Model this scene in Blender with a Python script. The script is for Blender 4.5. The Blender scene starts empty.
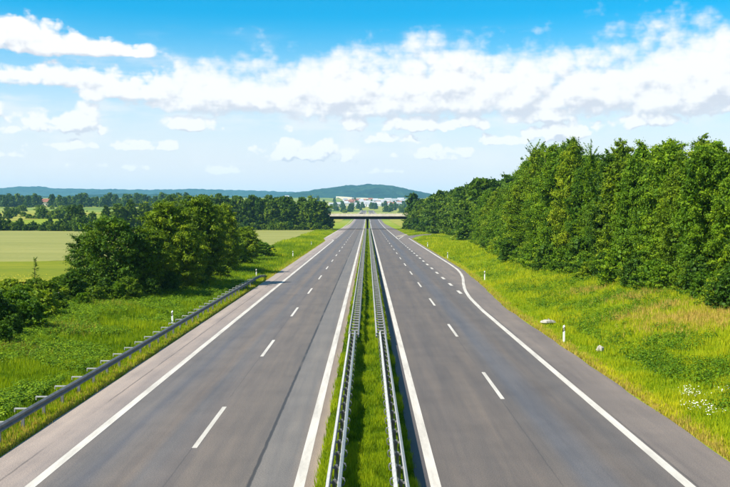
import bpy, math, random
import numpy as np
from mathutils import Vector, Matrix, Euler

# ------------------------------------------------------------------ camera, sky, sun, exposure
SC = bpy.context.scene
COL = SC.collection
F_PX, CX, CY, W_PX = 860.0, 365.0, 243.5, 730.0
CAM_H, VPX, VPY = 7.7, 367.5, 213.0
cam_data = bpy.data.cameras.new('camera')
cam = bpy.data.objects.new('camera', cam_data)
COL.objects.link(cam)
cam_data.sensor_width = 36.0
cam_data.lens = 36.0 * F_PX / W_PX
cam_data.clip_start = 0.5
cam_data.clip_end = 40000
cam.location = (0, 0, CAM_H)
PITCH = math.atan((CY - VPY) / F_PX)
YAW = math.atan((VPX - CX) / F_PX)
cam.rotation_euler = Euler((math.pi / 2 - PITCH, 0, YAW), 'XYZ')
SC.camera = cam
CAM_M = cam.rotation_euler.to_matrix()

SUN_EL = math.radians(47)
SUN_AZ = math.atan2(-1.0, -0.5)          # clockwise from +Y; the sun stands to the left, a little behind
SUN_DIR = Vector((math.sin(SUN_AZ) * math.cos(SUN_EL), math.cos(SUN_AZ) * math.cos(SUN_EL), math.sin(SUN_EL)))
sl = bpy.data.lights.new('sun', 'SUN')
sl.energy = 5.0
sl.angle = math.radians(0.53)
sl.color = (1.0, 0.93, 0.80)
sun = bpy.data.objects.new('sun', sl)
COL.objects.link(sun)
sun.rotation_euler = SUN_DIR.to_track_quat('Z', 'Y').to_euler()
sun.location = (-40, 0, 60)

SC.view_settings.view_transform = 'Standard'
SC.view_settings.look = 'None'
SC.view_settings.gamma = 1
SC.view_settings.use_curve_mapping = False
SC.view_settings.exposure = 1.0
SC.render.engine = 'CYCLES'
SC.cycles.use_denoising = True
SC.cycles.max_bounces = 6
SC.cycles.diffuse_bounces = 3
SC.cycles.glossy_bounces = 2
SC.cycles.transmission_bounces = 4
SC.cycles.volume_bounces = 1
SC.cycles.transparent_max_bounces = 4
SC.cycles.caustics_reflective = False
SC.cycles.caustics_refractive = False

BG = 0.1                                   # world strength


class NT:
    """small helper for building node trees"""
    def __init__(self, tree):
        self.t = tree

    def n(self, kind, **kw):
        nd = self.t.nodes.new(kind)
        for k, v in kw.items():
            setattr(nd, k, v)
        return nd

    def put(self, sock, v):
        if v is None:
            return
        if isinstance(v, bpy.types.NodeSocket):
            self.t.links.new(v, sock)
        else:
            sock.default_value = v

    def m(self, op, a, b=None, c=None, clamp=False):
        nd = self.n('ShaderNodeMath', operation=op)
        nd.use_clamp = clamp
        self.put(nd.inputs[0], a)
        self.put(nd.inputs[1], b)
        self.put(nd.inputs[2], c)
        return nd.outputs[0]

    def vm(self, op, a, b=None):
        nd = self.n('ShaderNodeVectorMath', operation=op)
        self.put(nd.inputs[0], a)
        self.put(nd.inputs[1], b)
        return nd.outputs[0]

    def step(self, x, lo, hi, a=0.0, b=1.0):
        nd = self.n('ShaderNodeMapRange', interpolation_type='SMOOTHSTEP')
        self.put(nd.inputs[0], x)
        nd.inputs[1].default_value = lo
        nd.inputs[2].default_value = hi
        nd.inputs[3].default_value = a
        nd.inputs[4].default_value = b
        return nd.outputs[0]

    def mix(self, f, a, b, blend='MIX'):
        nd = self.n('ShaderNodeMix', data_type='RGBA', blend_type=blend)
        self.put(nd.inputs[0], f)
        self.put(nd.inputs[6], a)
        self.put(nd.inputs[7], b)
        return nd.outputs[2]

    def noise(self, vec, scale, detail=4.0, rough=0.5, dim='3D'):
        nd = self.n('ShaderNodeTexNoise', noise_dimensions=dim)
        self.put(nd.inputs['Vector'], vec)
        nd.inputs['Scale'].default_value = scale
        nd.inputs['Detail'].default_value = detail
        nd.inputs['Roughness'].default_value = rough
        return nd.outputs[0]

    def ramp(self, f, stops, interp='LINEAR'):
        nd = self.n('ShaderNodeValToRGB')
        cr = nd.color_ramp
        cr.interpolation = interp
        while len(cr.elements) < len(stops):
            cr.elements.new(0.5)
        for e, (p, c) in zip(cr.elements, stops):
            e.position = p
            e.color = (*c, 1) if len(c) == 3 else c
        self.put(nd.inputs[0], f)
        return nd.outputs[0]

    def xyz(self, v):
        nd = self.n('ShaderNodeSeparateXYZ')
        self.put(nd.inputs[0], v)
        return nd.outputs

    def comb(self, x, y, z):
        nd = self.n('ShaderNodeCombineXYZ')
        self.put(nd.inputs[0], x)
        self.put(nd.inputs[1], y)
        self.put(nd.inputs[2], z)
        return nd.outputs[0]


def cloud_group():
    g = bpy.data.node_groups.new('cloud_density', 'ShaderNodeTree')
    g.interface.new_socket('Vector', in_out='INPUT', socket_type='NodeSocketVector')
    g.interface.new_socket('Density', in_out='OUTPUT', socket_type='NodeSocketFloat')
    g.interface.new_socket('Elevation', in_out='OUTPUT', socket_type='NodeSocketFloat')
    g.interface.new_socket('Wisp', in_out='OUTPUT', socket_type='NodeSocketFloat')
    h = NT(g)
    gi, go = h.n('NodeGroupInput'), h.n('NodeGroupOutput')
    d = h.xyz(h.vm('NORMALIZE', gi.outputs[0]))
    u = h.m('MULTIPLY', h.m('ARCTAN2', d[0], d[1]), F_PX / 100)       # units of 100 picture points
    v = h.m('MULTIPLY', h.m('ARCSINE', d[2]), F_PX / 100)
    p3 = h.comb(h.m('MULTIPLY', d[0], 8.6), h.m('MULTIPLY', d[1], 8.6), h.m('MULTIPLY', d[2], 10.0))
    wob = h.noise(p3, 0.8, 2, 0.5)
    n1 = h.noise(p3, 2.1, 5, 0.52)
    n4 = h.noise(p3, 6.5, 4, 0.5)
    u0, v0 = u, v
    vo = h.n('ShaderNodeTexVoronoi', voronoi_dimensions='2D', feature='F1')
    vo.inputs['Scale'].default_value = 4.6
    vo.inputs['Detail'].default_value = 2.0
    vo.inputs['Roughness'].default_value = 0.55
    vo.normalize = False
    h.put(vo.inputs['Vector'], h.comb(h.m('ADD', u, h.m('MULTIPLY', n4, .12)), h.m('MULTIPLY', v, 1.15), 0.0))
    puff = h.m('MULTIPLY', h.m('SUBTRACT', 0.62, vo.outputs['Distance']), h.step(v0, 1.02, .78, .35, 1.0))
    u = h.m('ADD', u, h.m('MULTIPLY', h.m('SUBTRACT', n1, 0.5), 0.35))
    n2 = h.noise(p3, 0.55, 3, 0.5)
    n3 = h.noise(h.comb(h.m('MULTIPLY', d[0], 5), h.m('MULTIPLY', d[1], 5), h.m('MULTIPLY', d[2], 30)), 1.3, 4, 0.6)
    # clouds: centre x, base y (photo points), half width, height, underside share, strength
    blobs = [(50, 62, 42, 29, .25, 1.0), (2, 62, 46, 20, .25, 1.0), (92, 62, 46, 20, .25, 1.0), (134, 62, 36, 14, .3, .95), (-90, 60, 70, 20, .3, .95),
             (470, 106, 330, 62, .26, 1.1), (690, 104, 160, 70, .28, 1.15), (250, 106, 120, 40, .3, 1.0), (590, 100, 140, 56, .3, 1.1),
             (60, 92, 150, 20, .5, .75), (150, 98, 90, 20, .5, .85), (350, 100, 110, 50, .3, 1.1),
             (85, 132, 34, 26, .3, 1.05), (45, 136, 40, 18, .35, 1.0), (2, 122, 24, 24, .4, 1.05),
             (193, 129, 32, 11, .45, 1.0), (165, 150, 20, 12, .4, 1.0), (140, 151, 26, 10, .4, 1.0), (285, 156, 34, 27, .25, 1.05), (322, 156, 34, 22, .3, 1.0),
             (357, 129, 20, 13, .4, 1.0), (420, 128, 44, 20, .35, 1.05), (465, 127, 30, 14, .4, 1.0), (392, 141, 34, 9, .5, .95),
             (545, 120, 46, 22, .4, 1.0), (425, 158, 40, 8, .45, .9), (560, 136, 44, 15, .4, 1.0), (505, 142, 34, 10, .45, .95), (455, 152, 30, 7, .5, .9),
             (722, 10, 18, 9, .5, 1.0), (715, 118, 34, 16, .4, 1.0), (640, 128, 36, 12, .45, .95),
             (340, 161, 22, 7, .5, .9), (75, 150, 34, 7, .5, .85), (20, 160, 34, 6, .5, .8), (118, 169, 34, 5, .6, .8), (230, 172, 40, 5, .6, .75), (390, 172, 30, 5, .6, .7)]
    acc = None
    for x, y, w, hh, k, s in blobs:
        du = h.m('MULTIPLY', h.m('SUBTRACT', u, (x - VPX) / 100), 100.0 / w)
        dv = h.m('MULTIPLY', h.m('SUBTRACT', v, (VPY - y) / 100), 100.0 / hh)
        ev = h.m('MAXIMUM', dv, h.m('MULTIPLY', dv, -1.0 / k))
        r = h.m('SQRT', h.m('ADD', h.m('MULTIPLY', du, du), h.m('MULTIPLY', ev, ev)))
        b = h.m('MULTIPLY', h.m('SUBTRACT', 1.0, r), s)
        acc = b if acc is None else h.m('MAXIMUM', acc, b)
    # the same kind of cloud goes on all round, outside the picture
    side = h.step(h.m('ABSOLUTE', u0), 3.9, 5.2)
    lowband = h.m('MULTIPLY', h.step(v, .3, .9), h.step(v, 1.9, 1.45))
    gen = h.m('MULTIPLY', h.m('SUBTRACT', h.m('MULTIPLY', n2, 2.4), 0.95), lowband)
    gen = h.m('SUBTRACT', gen, h.m('SUBTRACT', 1.0, side))
    high = h.m('MULTIPLY', h.m('SUBTRACT', h.m('MULTIPLY', n2, 2.6), 1.55), h.step(v, 2.3, 3.5))
    high = h.m('SUBTRACT', high, h.step(v, 3.0, 2.3))
    acc = h.m('MAXIMUM', h.m('MAXIMUM', acc, gen), h.m('MAXIMUM', high, -0.8))
    nn = h.m('ADD', h.m('ADD', h.m('MULTIPLY', h.m('SUBTRACT', n1, 0.5), 1.25), h.m('MULTIPLY', h.m('SUBTRACT', n4, 0.5), h.step(v0, 1.0, .75, .55, .9))), h.m('MULTIPLY', h.m('SUBTRACT', n3, 0.5), h.step(v0, .75, 1.1, .3, 1.0)))
    nn = h.m('ADD', nn, h.m('MULTIPLY', h.m('SUBTRACT', wob, 0.5), 0.35))
    h.t.links.new(h.m('ADD', h.m('ADD', acc, nn), puff), go.inputs[0])
    h.t.links.new(v0, go.inputs[1])
    h.t.links.new(h.m('MULTIPLY', h.step(h.m('ADD', h.m('MULTIPLY', n3, .6), h.m('MULTIPLY', n1, .4)), .46, .66), h.m('MULTIPLY', h.step(v0, .1, .5), h.step(v0, 1.9, 1.2))), go.inputs[2])
    return g


def build_world():
    w = bpy.data.worlds.new('World')
    SC.world = w
    w.use_nodes = True
    w.node_tree.nodes.clear()
    h = NT(w.node_tree)
    sky = h.n('ShaderNodeTexSky', sky_type='NISHITA')
    sky.sun_disc = False
    sky.sun_elevation = SUN_EL
    sky.sun_rotation = SUN_AZ
    sky.altitude = 400
    sky.air_density = 1.0
    sky.dust_density = 0.4
    sky.ozone_density = 2.0
    hs = h.n('ShaderNodeHueSaturation')
    hs.inputs['Hue'].default_value = 0.482
    hs.inputs['Saturation'].default_value = 1.68
    hs.inputs['Value'].default_value = 0.88
    h.put(hs.inputs['Color'], sky.outputs[0])
    blue = hs.outputs[0]
    geo = h.n('ShaderNodeTexCoord').outputs['Generated']
    grp = cloud_group()
    g1 = h.n('ShaderNodeGroup')
    g1.node_tree = grp
    h.put(g1.inputs[0], geo)
    g2 = h.n('ShaderNodeGroup')
    g2.node_tree = grp
    h.put(g2.inputs[0], h.vm('ADD', geo, (-0.005, 0, 0.0105)))        # towards the sun
    d1, v = g1.outputs[0], g1.outputs[1]
    crisp, soft = h.step(d1, 0.0, 0.34), h.step(d1, -0.2, 0.6)
    az = h.m('MULTIPLY', h.m('ARCTAN2', h.xyz(geo)[0], h.xyz(geo)[1]), F_PX / 100)
    sm = h.m('MULTIPLY', h.step(az, -2.3, -1.3), h.step(v, .8, 1.1))
    cover = h.m('ADD', h.m('MULTIPLY', crisp, h.m('SUBTRACT', 1.0, sm)), h.m('MULTIPLY', soft, sm))
    core = h.step(h.m('SUBTRACT', g2.outputs[0], d1), -0.12, 0.42)
    K = 1.0 / BG
    lit = (0.54 * K, 0.53 * K, 0.52 * K, 1)
    grey = (0.335 * K, 0.352 * K, 0.40 * K, 1)
    ccol = h.mix(h.m('MULTIPLY', core, 0.8), lit, grey)
    # pale summer haze low over the horizon
    veil = h.step(v, 1.95, 0.25, 0.0, 0.95)
    sky2 = h.mix(veil, blue, (0.475 * K, 0.462 * K, 0.468 * K, 1))
    thin = h.step(v, -.1, .55, .55, 1.0)
    sky3 = h.mix(h.m('MULTIPLY', g1.outputs[2], .6), sky2, (0.505 * K, 0.50 * K, 0.50 * K, 1))
    res = h.mix(h.m('MULTIPLY', cover, thin), sky3, ccol)
    bg = h.n('ShaderNodeBackground')
    bg.inputs['Strength'].default_value = BG
    h.put(bg.inputs['Color'], res)
    out = h.n('ShaderNodeOutputWorld')
    h.t.links.new(bg.outputs[0], out.inputs[0])
    w.cycles.sampling_method = 'MANUAL'
    w.cycles.sample_map_resolution = 512


build_world()

# ------------------------------------------------------------------ helpers
RNG = np.random.default_rng(7)
random.seed(7)


def sstep(a, b, x):
    t = np.clip((np.asarray(x, float) - a) / (b - a), 0, 1)
    return t * t * (3 - 2 * t)


def vnoise(x, y, seed=0):
    x = np.asarray(x, float)
    y = np.asarray(y, float)
    xi, yi = np.floor(x), np.floor(y)
    fx, fy = x - xi, y - yi
    fx, fy = fx * fx * (3 - 2 * fx), fy * fy * (3 - 2 * fy)

    def hsh(a, b):
        s = np.sin(a * 127.1 + b * 311.7 + seed * 74.7) * 43758.5453
        return s - np.floor(s)
    return ((hsh(xi, yi) * (1 - fx) + hsh(xi + 1, yi) * fx) * (1 - fy)
            + (hsh(xi, yi + 1) * (1 - fx) + hsh(xi + 1, yi + 1) * fx) * fy)


def fbm(x, y, seed=0, octv=4):
    s, a, t = 0, 0.5, 0
    for i in range(octv):
        s = s + a * vnoise(x * 2 ** i, y * 2 ** i, seed + i * 3)
        t += a
        a *= 0.5
    return s / t


def raw_mesh(name, verts, faces, tint=None):
    """verts (n,3) array, faces (m,k) array of equal size, or a python list of mixed faces"""
    me = bpy.data.meshes.new(name)
    if isinstance(faces, np.ndarray):
        verts = np.asarray(verts, np.float32)
        nf, k = faces.shape
        me.vertices.add(len(verts))
        me.vertices.foreach_set('co', verts.ravel())
        me.loops.add(nf * k)
        me.loops.foreach_set('vertex_index', faces.astype(np.int32).ravel())
        me.polygons.add(nf)
        me.polygons.foreach_set('loop_start', np.arange(0, nf * k, k, dtype=np.int32))
        me.update(calc_edges=True)
    else:
        me.from_pydata([tuple(v) for v in verts], [], faces)
    if tint is not None:
        at = me.attributes.new('tint', 'FLOAT', 'POINT')
        at.data.foreach_set('value', np.asarray(tint, np.float32))
    return me


def link(name, me, mat=None, parent=None, loc=None, rz=0.0, scale=None, smooth=False):
    o = bpy.data.objects.new(name, me)
    COL.objects.link(o)
    if mat is not None and me is not None and len(me.materials) == 0:
        me.materials.append(mat)
    if smooth and me is not None:
        me.polygons.foreach_set('use_smooth', np.ones(len(me.polygons), bool))
    if parent is not None:
        o.parent = parent
    if loc is not None:
        o.location = loc
    o.rotation_euler.z = rz
    if scale is not None:
        o.scale = scale if hasattr(scale, '__len__') else (scale,) * 3
    return o


def tag(o, label=None, cat=None, group=None, kind=None):
    for k, v in (('label', label), ('category', cat), ('group', group), ('kind', kind)):
        if v:
            o[k] = v
    return o


def empty(name, loc, label=None, cat=None, group=None, rz=0.0, scale=None):
    o = link(name, None, loc=loc, rz=rz, scale=scale)
    o.empty_display_size = 0.2
    return tag(o, label, cat, group)


class MB:
    """collects simple solids into one mesh"""
    def __init__(self):
        self.v, self.f = [], []

    def add(self, vs, fs):
        b = len(self.v)
        self.v += [tuple(p) for p in vs]
        self.f += [tuple(b + i for i in q) for q in fs]
        return self

    def box(self, x0, x1, y0, y1, z0, z1):
        return self.add([(x0, y0, z0), (x1, y0, z0), (x1, y1, z0), (x0, y1, z0), (x0, y0, z1), (x1, y0, z1), (x1, y1, z1), (x0, y1, z1)],
                        [(0, 3, 2, 1), (4, 5, 6, 7), (0, 1, 5, 4), (1, 2, 6, 5), (2, 3, 7, 6), (3, 0, 4, 7)])

    def tube(self, pts, rads, n=6, cap=True):
        pts = [Vector(p) for p in pts]
        rings = []
        for i, p in enumerate(pts):
            d = (pts[min(i + 1, len(pts) - 1)] - pts[max(i - 1, 0)]).normalized()
            a = d.orthogonal().normalized()
            b = d.cross(a)
            rings.append([p + (a * math.cos(2 * math.pi * k / n) + b * math.sin(2 * math.pi * k / n)) * rads[i] for k in range(n)])
        vs = [q for r in rings for q in r]
        fs = []
        for i in range(len(pts) - 1):
            for k in range(n):
                fs.append((i * n + k, i * n + (k + 1) % n, (i + 1) * n + (k + 1) % n, (i + 1) * n + k))
        if cap:
            fs.append(tuple(range(n - 1, -1, -1)))
            fs.append(tuple(range((len(pts) - 1) * n, len(pts) * n)))
        return self.add(vs, fs)

    def sweep(self, prof, stations):
        """closed profile [(a, b)] swept through stations [(x, y, z, sa, sb)]: x+a*sa, z+b*sb"""
        n = len(prof)
        vs = []
        for (x, y, z, sa, sb) in stations:
            vs += [(x + a * sa, y, z + b * sb) for a, b in prof]
        fs = []
        for i in range(len(stations) - 1):
            for k in range(n):
                fs.append((i * n + k, i * n + (k + 1) % n, (i + 1) * n + (k + 1) % n, (i + 1) * n + k))
        fs.append(tuple(range(n - 1, -1, -1)))
        fs.append(tuple(range((len(stations) - 1) * n, len(stations) * n)))
        return self.add(vs, fs)

    def mesh(self, name):
        me = bpy.data.meshes.new(name)
        me.from_pydata(self.v, [], self.f)
        import bmesh
        bm = bmesh.new()
        bm.from_mesh(me)
        bmesh.ops.recalc_face_normals(bm, faces=bm.faces)
        bm.to_mesh(me)
        bm.free()
        return me

    def build(self, name, mat, parent=None, **kw):
        return link(name, self.mesh(name), mat, parent, **kw)


# ------------------------------------------------------------------ terrain
TC = np.array([(-500, 0), (450, 0), (600, .8), (800, 3.0), (1000, 6.2), (1300, 9.0), (1600, 14), (2000, 26), (2500, 44), (3200, 62), (9000, 90)], float)
TL = np.array([(-500, 0), (280, 0.2), (340, .8), (450, 3.2), (650, 8.0), (800, 11.5), (1000, 15), (1500, 27), (2500, 50), (3200, 64), (9000, 90)], float)
HILL = np.array([(60, 207), (200, 205), (255, 201), (285, 196), (300, 193), (330, 188.6), (350, 186.2), (370, 185), (385, 186), (400, 188.3), (415, 191.8), (440, 196), (480, 200), (560, 206), (700, 208)], float)
RIDGE = np.array([(-600, 194), (-200, 192), (-60, 191), (0, 190), (15, 188.4), (25, 187), (40, 187.3), (55, 189), (100, 189.8), (150, 190.4), (200, 189.8), (240, 190.8), (280, 192), (310, 193), (340, 196), (380, 199), (470, 198), (560, 197), (730, 197), (1000, 195), (1400, 195)], float)
NEARRIDGE = np.array([(-600, 196), (-100, 196), (0, 195.5), (60, 197), (120, 194), (200, 196), (280, 198), (330, 202), (380, 206), (900, 207)], float)


def ridge_h(x, y, tab, dist, depth):
    px = VPX + x / dist * F_PX
    top = np.interp(px, tab[:, 0], tab[:, 1])
    hh = CAM_H + (VPY - top) / F_PX * dist
    t = np.clip(1 - np.abs(y - dist) / depth, 0, 1)
    return hh * (t * t * (3 - 2 * t)) ** 0.8


def plain(x, y):
    x = np.asarray(x, float)
    y = np.asarray(y, float)
    w = sstep(-50, -170, x)
    z = np.interp(y, TC[:, 0], TC[:, 1]) * (1 - w) + np.interp(y, TL[:, 0], TL[:, 1]) * w
    # grassy bank on the right, low swell on the left
    z = z + 2.1 * sstep(12.2, 27, x) * (1 - sstep(120, 235, y))
    z = z + 0.75 * sstep(-13.6, -23, x) * (1 - sstep(85, 130, y)) 
    far = np.clip((np.abs(x) - 15.5) / 8.5, 0, 1)
    z = z + (fbm(x * .13, y * .13, 5, 3) - .5) * 0.7 * sstep(14.5, 22, np.abs(x)) * (1 - sstep(200, 300, y))
    # approach ramps of the overpass
    emb = np.clip((np.abs(x) - 16.5) / 9.5, 0, 1) * np.clip(1 - (np.abs(y - 413) - 6.5) / 11, 0, 1) * (1 - sstep(90, 160, np.abs(x)))
    z = z + 5.8 * emb
    z = z - 0.045 * (1 - sstep(13.6, 15, np.abs(x)))
    return z


def hills(x, y):
    a = ridge_h(x, y, HILL, 4200, 1100)
    b = ridge_h(x, y, RIDGE, 6200, 1500)
    c = ridge_h(x, y, NEARRIDGE, 3300, 700)
    return a, b, c


def ground_z(x, y):
    return float(plain(np.array([x]), np.array([y]))[0])


def surf(x, y):
    z = plain(np.array([x]), np.array([y]))
    a, b, c = hills(np.array([x], float), np.array([y], float))
    return float(max(z[0], a[0], b[0], c[0]))


def ray(px, py):
    d = CAM_M @ Vector(((px - CX) / F_PX, -(py - CY) / F_PX, -1))
    return d


def at(px, py, z=0.0):
    d = ray(px, py)
    t = (z - CAM_H) / d.z
    return Vector((d.x * t, d.y * t, z))


HY = np.concatenate([np.arange(18, 300, .25), np.geomspace(300, 9000, 2500)])


def surf_v(x, y):
    z = plain(x, y)
    for q in hills(x, y):
        z = np.maximum(z, q)
    return z


def hit(px, py):
    """first point of the land along the line of sight of a photo point"""
    d = ray(px, py)
    d = d / d.y
    below = CAM_H + d.z * HY <= surf_v(d.x * HY, HY)
    if not below.any():
        return None
    i = int(np.argmax(below))
    lo, hi = HY[max(i - 1, 0)], HY[i]
    yy = np.linspace(lo, hi, 60)
    j = int(np.argmax(CAM_H + d.z * yy <= surf_v(d.x * yy, yy)))
    y = float(yy[j])
    return Vector((d.x * y, y, surf(d.x * y, y)))


def on(px, Y):
    """point on the land at distance Y in the vertical plane of photo column px"""
    x = (px - VPX) / F_PX * Y
    return Vector((x, Y, ground_z(x, Y)))


def grid_mesh(name, xs, ys, zf, mat=None, off=0.0):
    X, Y = np.meshgrid(xs, ys)
    Z = zf(X.ravel(), Y.ravel()) + off
    v = np.stack([X.ravel(), Y.ravel(), Z], 1)
    nx, ny = len(xs), len(ys)
    i = np.arange((nx - 1) * (ny - 1))
    a = (i // (nx - 1)) * nx + i % (nx - 1)
    f = np.stack([a, a + 1, a + nx + 1, a + nx], 1)
    return raw_mesh(name, v, f)


# ------------------------------------------------------------------ materials
def new_mat(name):
    m = bpy.data.materials.new(name)
    m.use_nodes = True
    m.node_tree.nodes.clear()
    h = NT(m.node_tree)
    out = h.n('ShaderNodeOutputMaterial')
    return m, h, out


def principled(h, out, col, rough=0.7, metal=0.0, spec=0.3, bump=None, bstr=0.3, bdist=0.02):
    p = h.n('ShaderNodeBsdfPrincipled')
    h.put(p.inputs['Base Color'], col)
    h.put(p.inputs['Roughness'], rough)
    h.put(p.inputs['Metallic'], metal)
    p.inputs['Specular IOR Level'].default_value = spec
    if bump is not None:
        b = h.n('ShaderNodeBump')
        b.inputs['Strength'].default_value = bstr
        b.inputs['Distance'].default_value = bdist
        h.put(b.inputs['Height'], bump)
        h.t.links.new(b.outputs[0], p.inputs['Normal'])
    h.t.links.new(p.outputs[0], out.inputs[0])
    return p


def pos_of(h):
    return h.n('ShaderNodeNewGeometry').outputs['Position']


def simple_mat(name, col, rough=0.6, metal=0.0, spec=0.3, var=0.25, scale=3.0, bstr=0.15):
    m, h, out = new_mat(name)
    p = pos_of(h)
    n = h.noise(p, scale, 6, 0.6)
    dark = tuple(c * (1 - var) for c in col[:3]) + (1,)
    lite = tuple(min(1, c * (1 + var)) for c in col[:3]) + (1,)
    principled(h, out, h.mix(h.step(n, .3, .7), dark, lite), rough, metal, spec, n, bstr)
    return m


def leaf_mat(name, dark, mid, light, trans=0.28, rough=0.55):
    m, h, out = new_mat(name)
    a = h.n('ShaderNodeAttribute', attribute_name='tint')
    r = h.n('ShaderNodeObjectInfo').outputs['Random']
    t = h.m('ADD', a.outputs['Fac'], h.m('MULTIPLY', h.m('SUBTRACT', r, 0.5), 0.34))
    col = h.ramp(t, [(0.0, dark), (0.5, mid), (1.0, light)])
    p = h.n('ShaderNodeBsdfPrincipled')
    h.put(p.inputs['Base Color'], col)
    p.inputs['Roughness'].default_value = rough
    p.inputs['Specular IOR Level'].default_value = 0.12
    tr = h.n('ShaderNodeBsdfTranslucent')
    h.put(tr.inputs[0], h.mix(1.0, col, (1.15, 1.1, 0.45, 1), 'MULTIPLY'))
    mx = h.n('ShaderNodeMixShader')
    mx.inputs[0].default_value = trans
    h.t.links.new(p.outputs[0], mx.inputs[1])
    h.t.links.new(tr.outputs[0], mx.inputs[2])
    h.t.links.new(mx.outputs[0], out.inputs[0])
    return m


def ground_mat():
    m, h, out = new_mat('ground_grass')
    p = pos_of(h)
    n1 = h.noise(p, 0.09, 6, 0.6)
    n2 = h.noise(p, 1.7, 5, 0.65)
    n3 = h.noise(p, 9.0, 3, 0.6)
    c = h.ramp(h.m('ADD', h.m('MULTIPLY', n1, .55), h.m('MULTIPLY', n2, .45)),
               [(.3, (.085, .135, .006)), (.5, (.165, .22, .008)), (.68, (.27, .275, .014))])
    c = h.mix(h.step(n3, .5, .75, 0, .45), c, (.06, .10, .012, 1))
    # patchwork far away
    d = h.xyz(p)
    far = h.step(d[1], 420, 800)
    big = h.noise(p, 0.006, 5, 0.6)
    fc = h.ramp(big, [(.34, (.05, .10, .018)), (.46, (.15, .20, .03)), (.55, (.26, .26, .05)), (.66, (.07, .13, .02))])
    c = h.mix(far, c, fc)
    principled(h, out, c, 0.9, 0, .1, n2, .5, .08)
    return m


def field_mat(name, a, b, rows=0.0):
    m, h, out = new_mat(name)
    p = pos_of(h)
    d = h.xyz(p)
    st = h.comb(h.m('MULTIPLY', d[0], .02), h.m('MULTIPLY', d[1], .11), 0.0)
    n = h.noise(st, 1.0, 5, .6)
    n2 = h.noise(p, 1.1, 4, .6)
    f = h.m('ADD', h.m('MULTIPLY', n, .65), h.m('MULTIPLY', n2, .35))
    c = h.mix(h.step(f, .34, .66), (*a, 1), (*b, 1))
    principled(h, out, c, .9, 0, .1, n2, .4, .1)
    return m


def forest_mat():
    m, h, out = new_mat('far_forest')
    p = pos_of(h)
    n = h.noise(p, .05, 5, .7)
    n2 = h.noise(p, .006, 3, .6)
    c = h.ramp(h.m('ADD', h.m('MULTIPLY', n, .6), h.m('MULTIPLY', n2, .4)), [(.38, (.003, .018, .016)), (.5, (.010, .040, .028)), (.62, (.035, .075, .035))])
    principled(h, out, c, .95, 0, .05, n, .8, 6)
    return m


def road_mat(name, stops, seams):
    """asphalt; stops = lengthwise lanes of paving of different age, plus painted rail shade: (x, colour)"""
    m, h, out = new_mat(name)
    p = pos_of(h)
    d = h.xyz(p)
    wob = h.m('MULTIPLY', h.m('SUBTRACT', h.noise(h.comb(0.0, h.m('MULTIPLY', d[1], .05), 0.0), 1.0, 3, .5), .5), .5)
    xx = h.m('ADD', d[0], wob)
    lo, hi = stops[0][0], stops[-1][0]
    c = h.ramp(h.m('DIVIDE', h.m('SUBTRACT', xx, lo), hi - lo), [((s - lo) / (hi - lo), col) for s, col in stops])
    streak = h.noise(h.comb(h.m('MULTIPLY', d[0], 1.6), h.m('MULTIPLY', d[1], .07), 0.0), 1.0, 7, .68)
    c = h.mix(1.0, c, h.ramp(streak, [(.25, (.78, .78, .80)), (.5, (1, 1, 1)), (.75, (1.22, 1.19, 1.14))]), 'MULTIPLY')
    blot = h.noise(p, .35, 5, .65)
    c = h.mix(1.0, c, h.ramp(blot, [(.3, (.86, .86, .87)), (.55, (1, 1, 1)), (.75, (1.1, 1.08, 1.06))]), 'MULTIPLY')
    spk = h.noise(p, 26.0, 3, .8)
    c = h.mix(1.0, c, h.ramp(spk, [(.3, (.60, .60, .62)), (.5, (1, 1, 1)), (.70, (1.55, 1.5, 1.43))]), 'MULTIPLY')
    for sx, wd, dk in seams:
        jit = h.m('MULTIPLY', h.m('SUBTRACT', h.noise(p, 1.2, 4, .7), .5), .09)
        dist = h.m('ABSOLUTE', h.m('ADD', h.m('SUBTRACT', d[0], sx), jit))
        f = h.m('MULTIPLY', h.step(dist, wd, wd * .35), dk)
        f = h.m('MULTIPLY', f, h.step(h.noise(h.comb(0.0, h.m('MULTIPLY', d[1], .12), sx), 1.0, 4, .6), .33, .5))
        c = h.mix(f, c, (.022, .023, .026, 1))
    principled(h, out, c, h.ramp(streak, [(.3, (.62,) * 3), (.7, (.8,) * 3)]), 0, .35, spk, .25, .012)
    return m


def paint_mat():
    m, h, out = new_mat('road_paint')
    p = pos_of(h)
    d = h.xyz(p)
    n = h.noise(p, 14.0, 5, .75)
    n2 = h.noise(h.comb(h.m('MULTIPLY', d[0], 2.0), h.m('MULTIPLY', d[1], .25), 0.0), 1.0, 5, .7)
    c = h.mix(h.step(n2, .35, .75), (.49, .46, .41, 1), (.33, .305, .27, 1))
    c = h.mix(h.step(n, .55, .74, 0, .75), c, (.16, .155, .15, 1))
    principled(h, out, c, .6, 0, .3, n, .1, .004)
    return m


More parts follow.
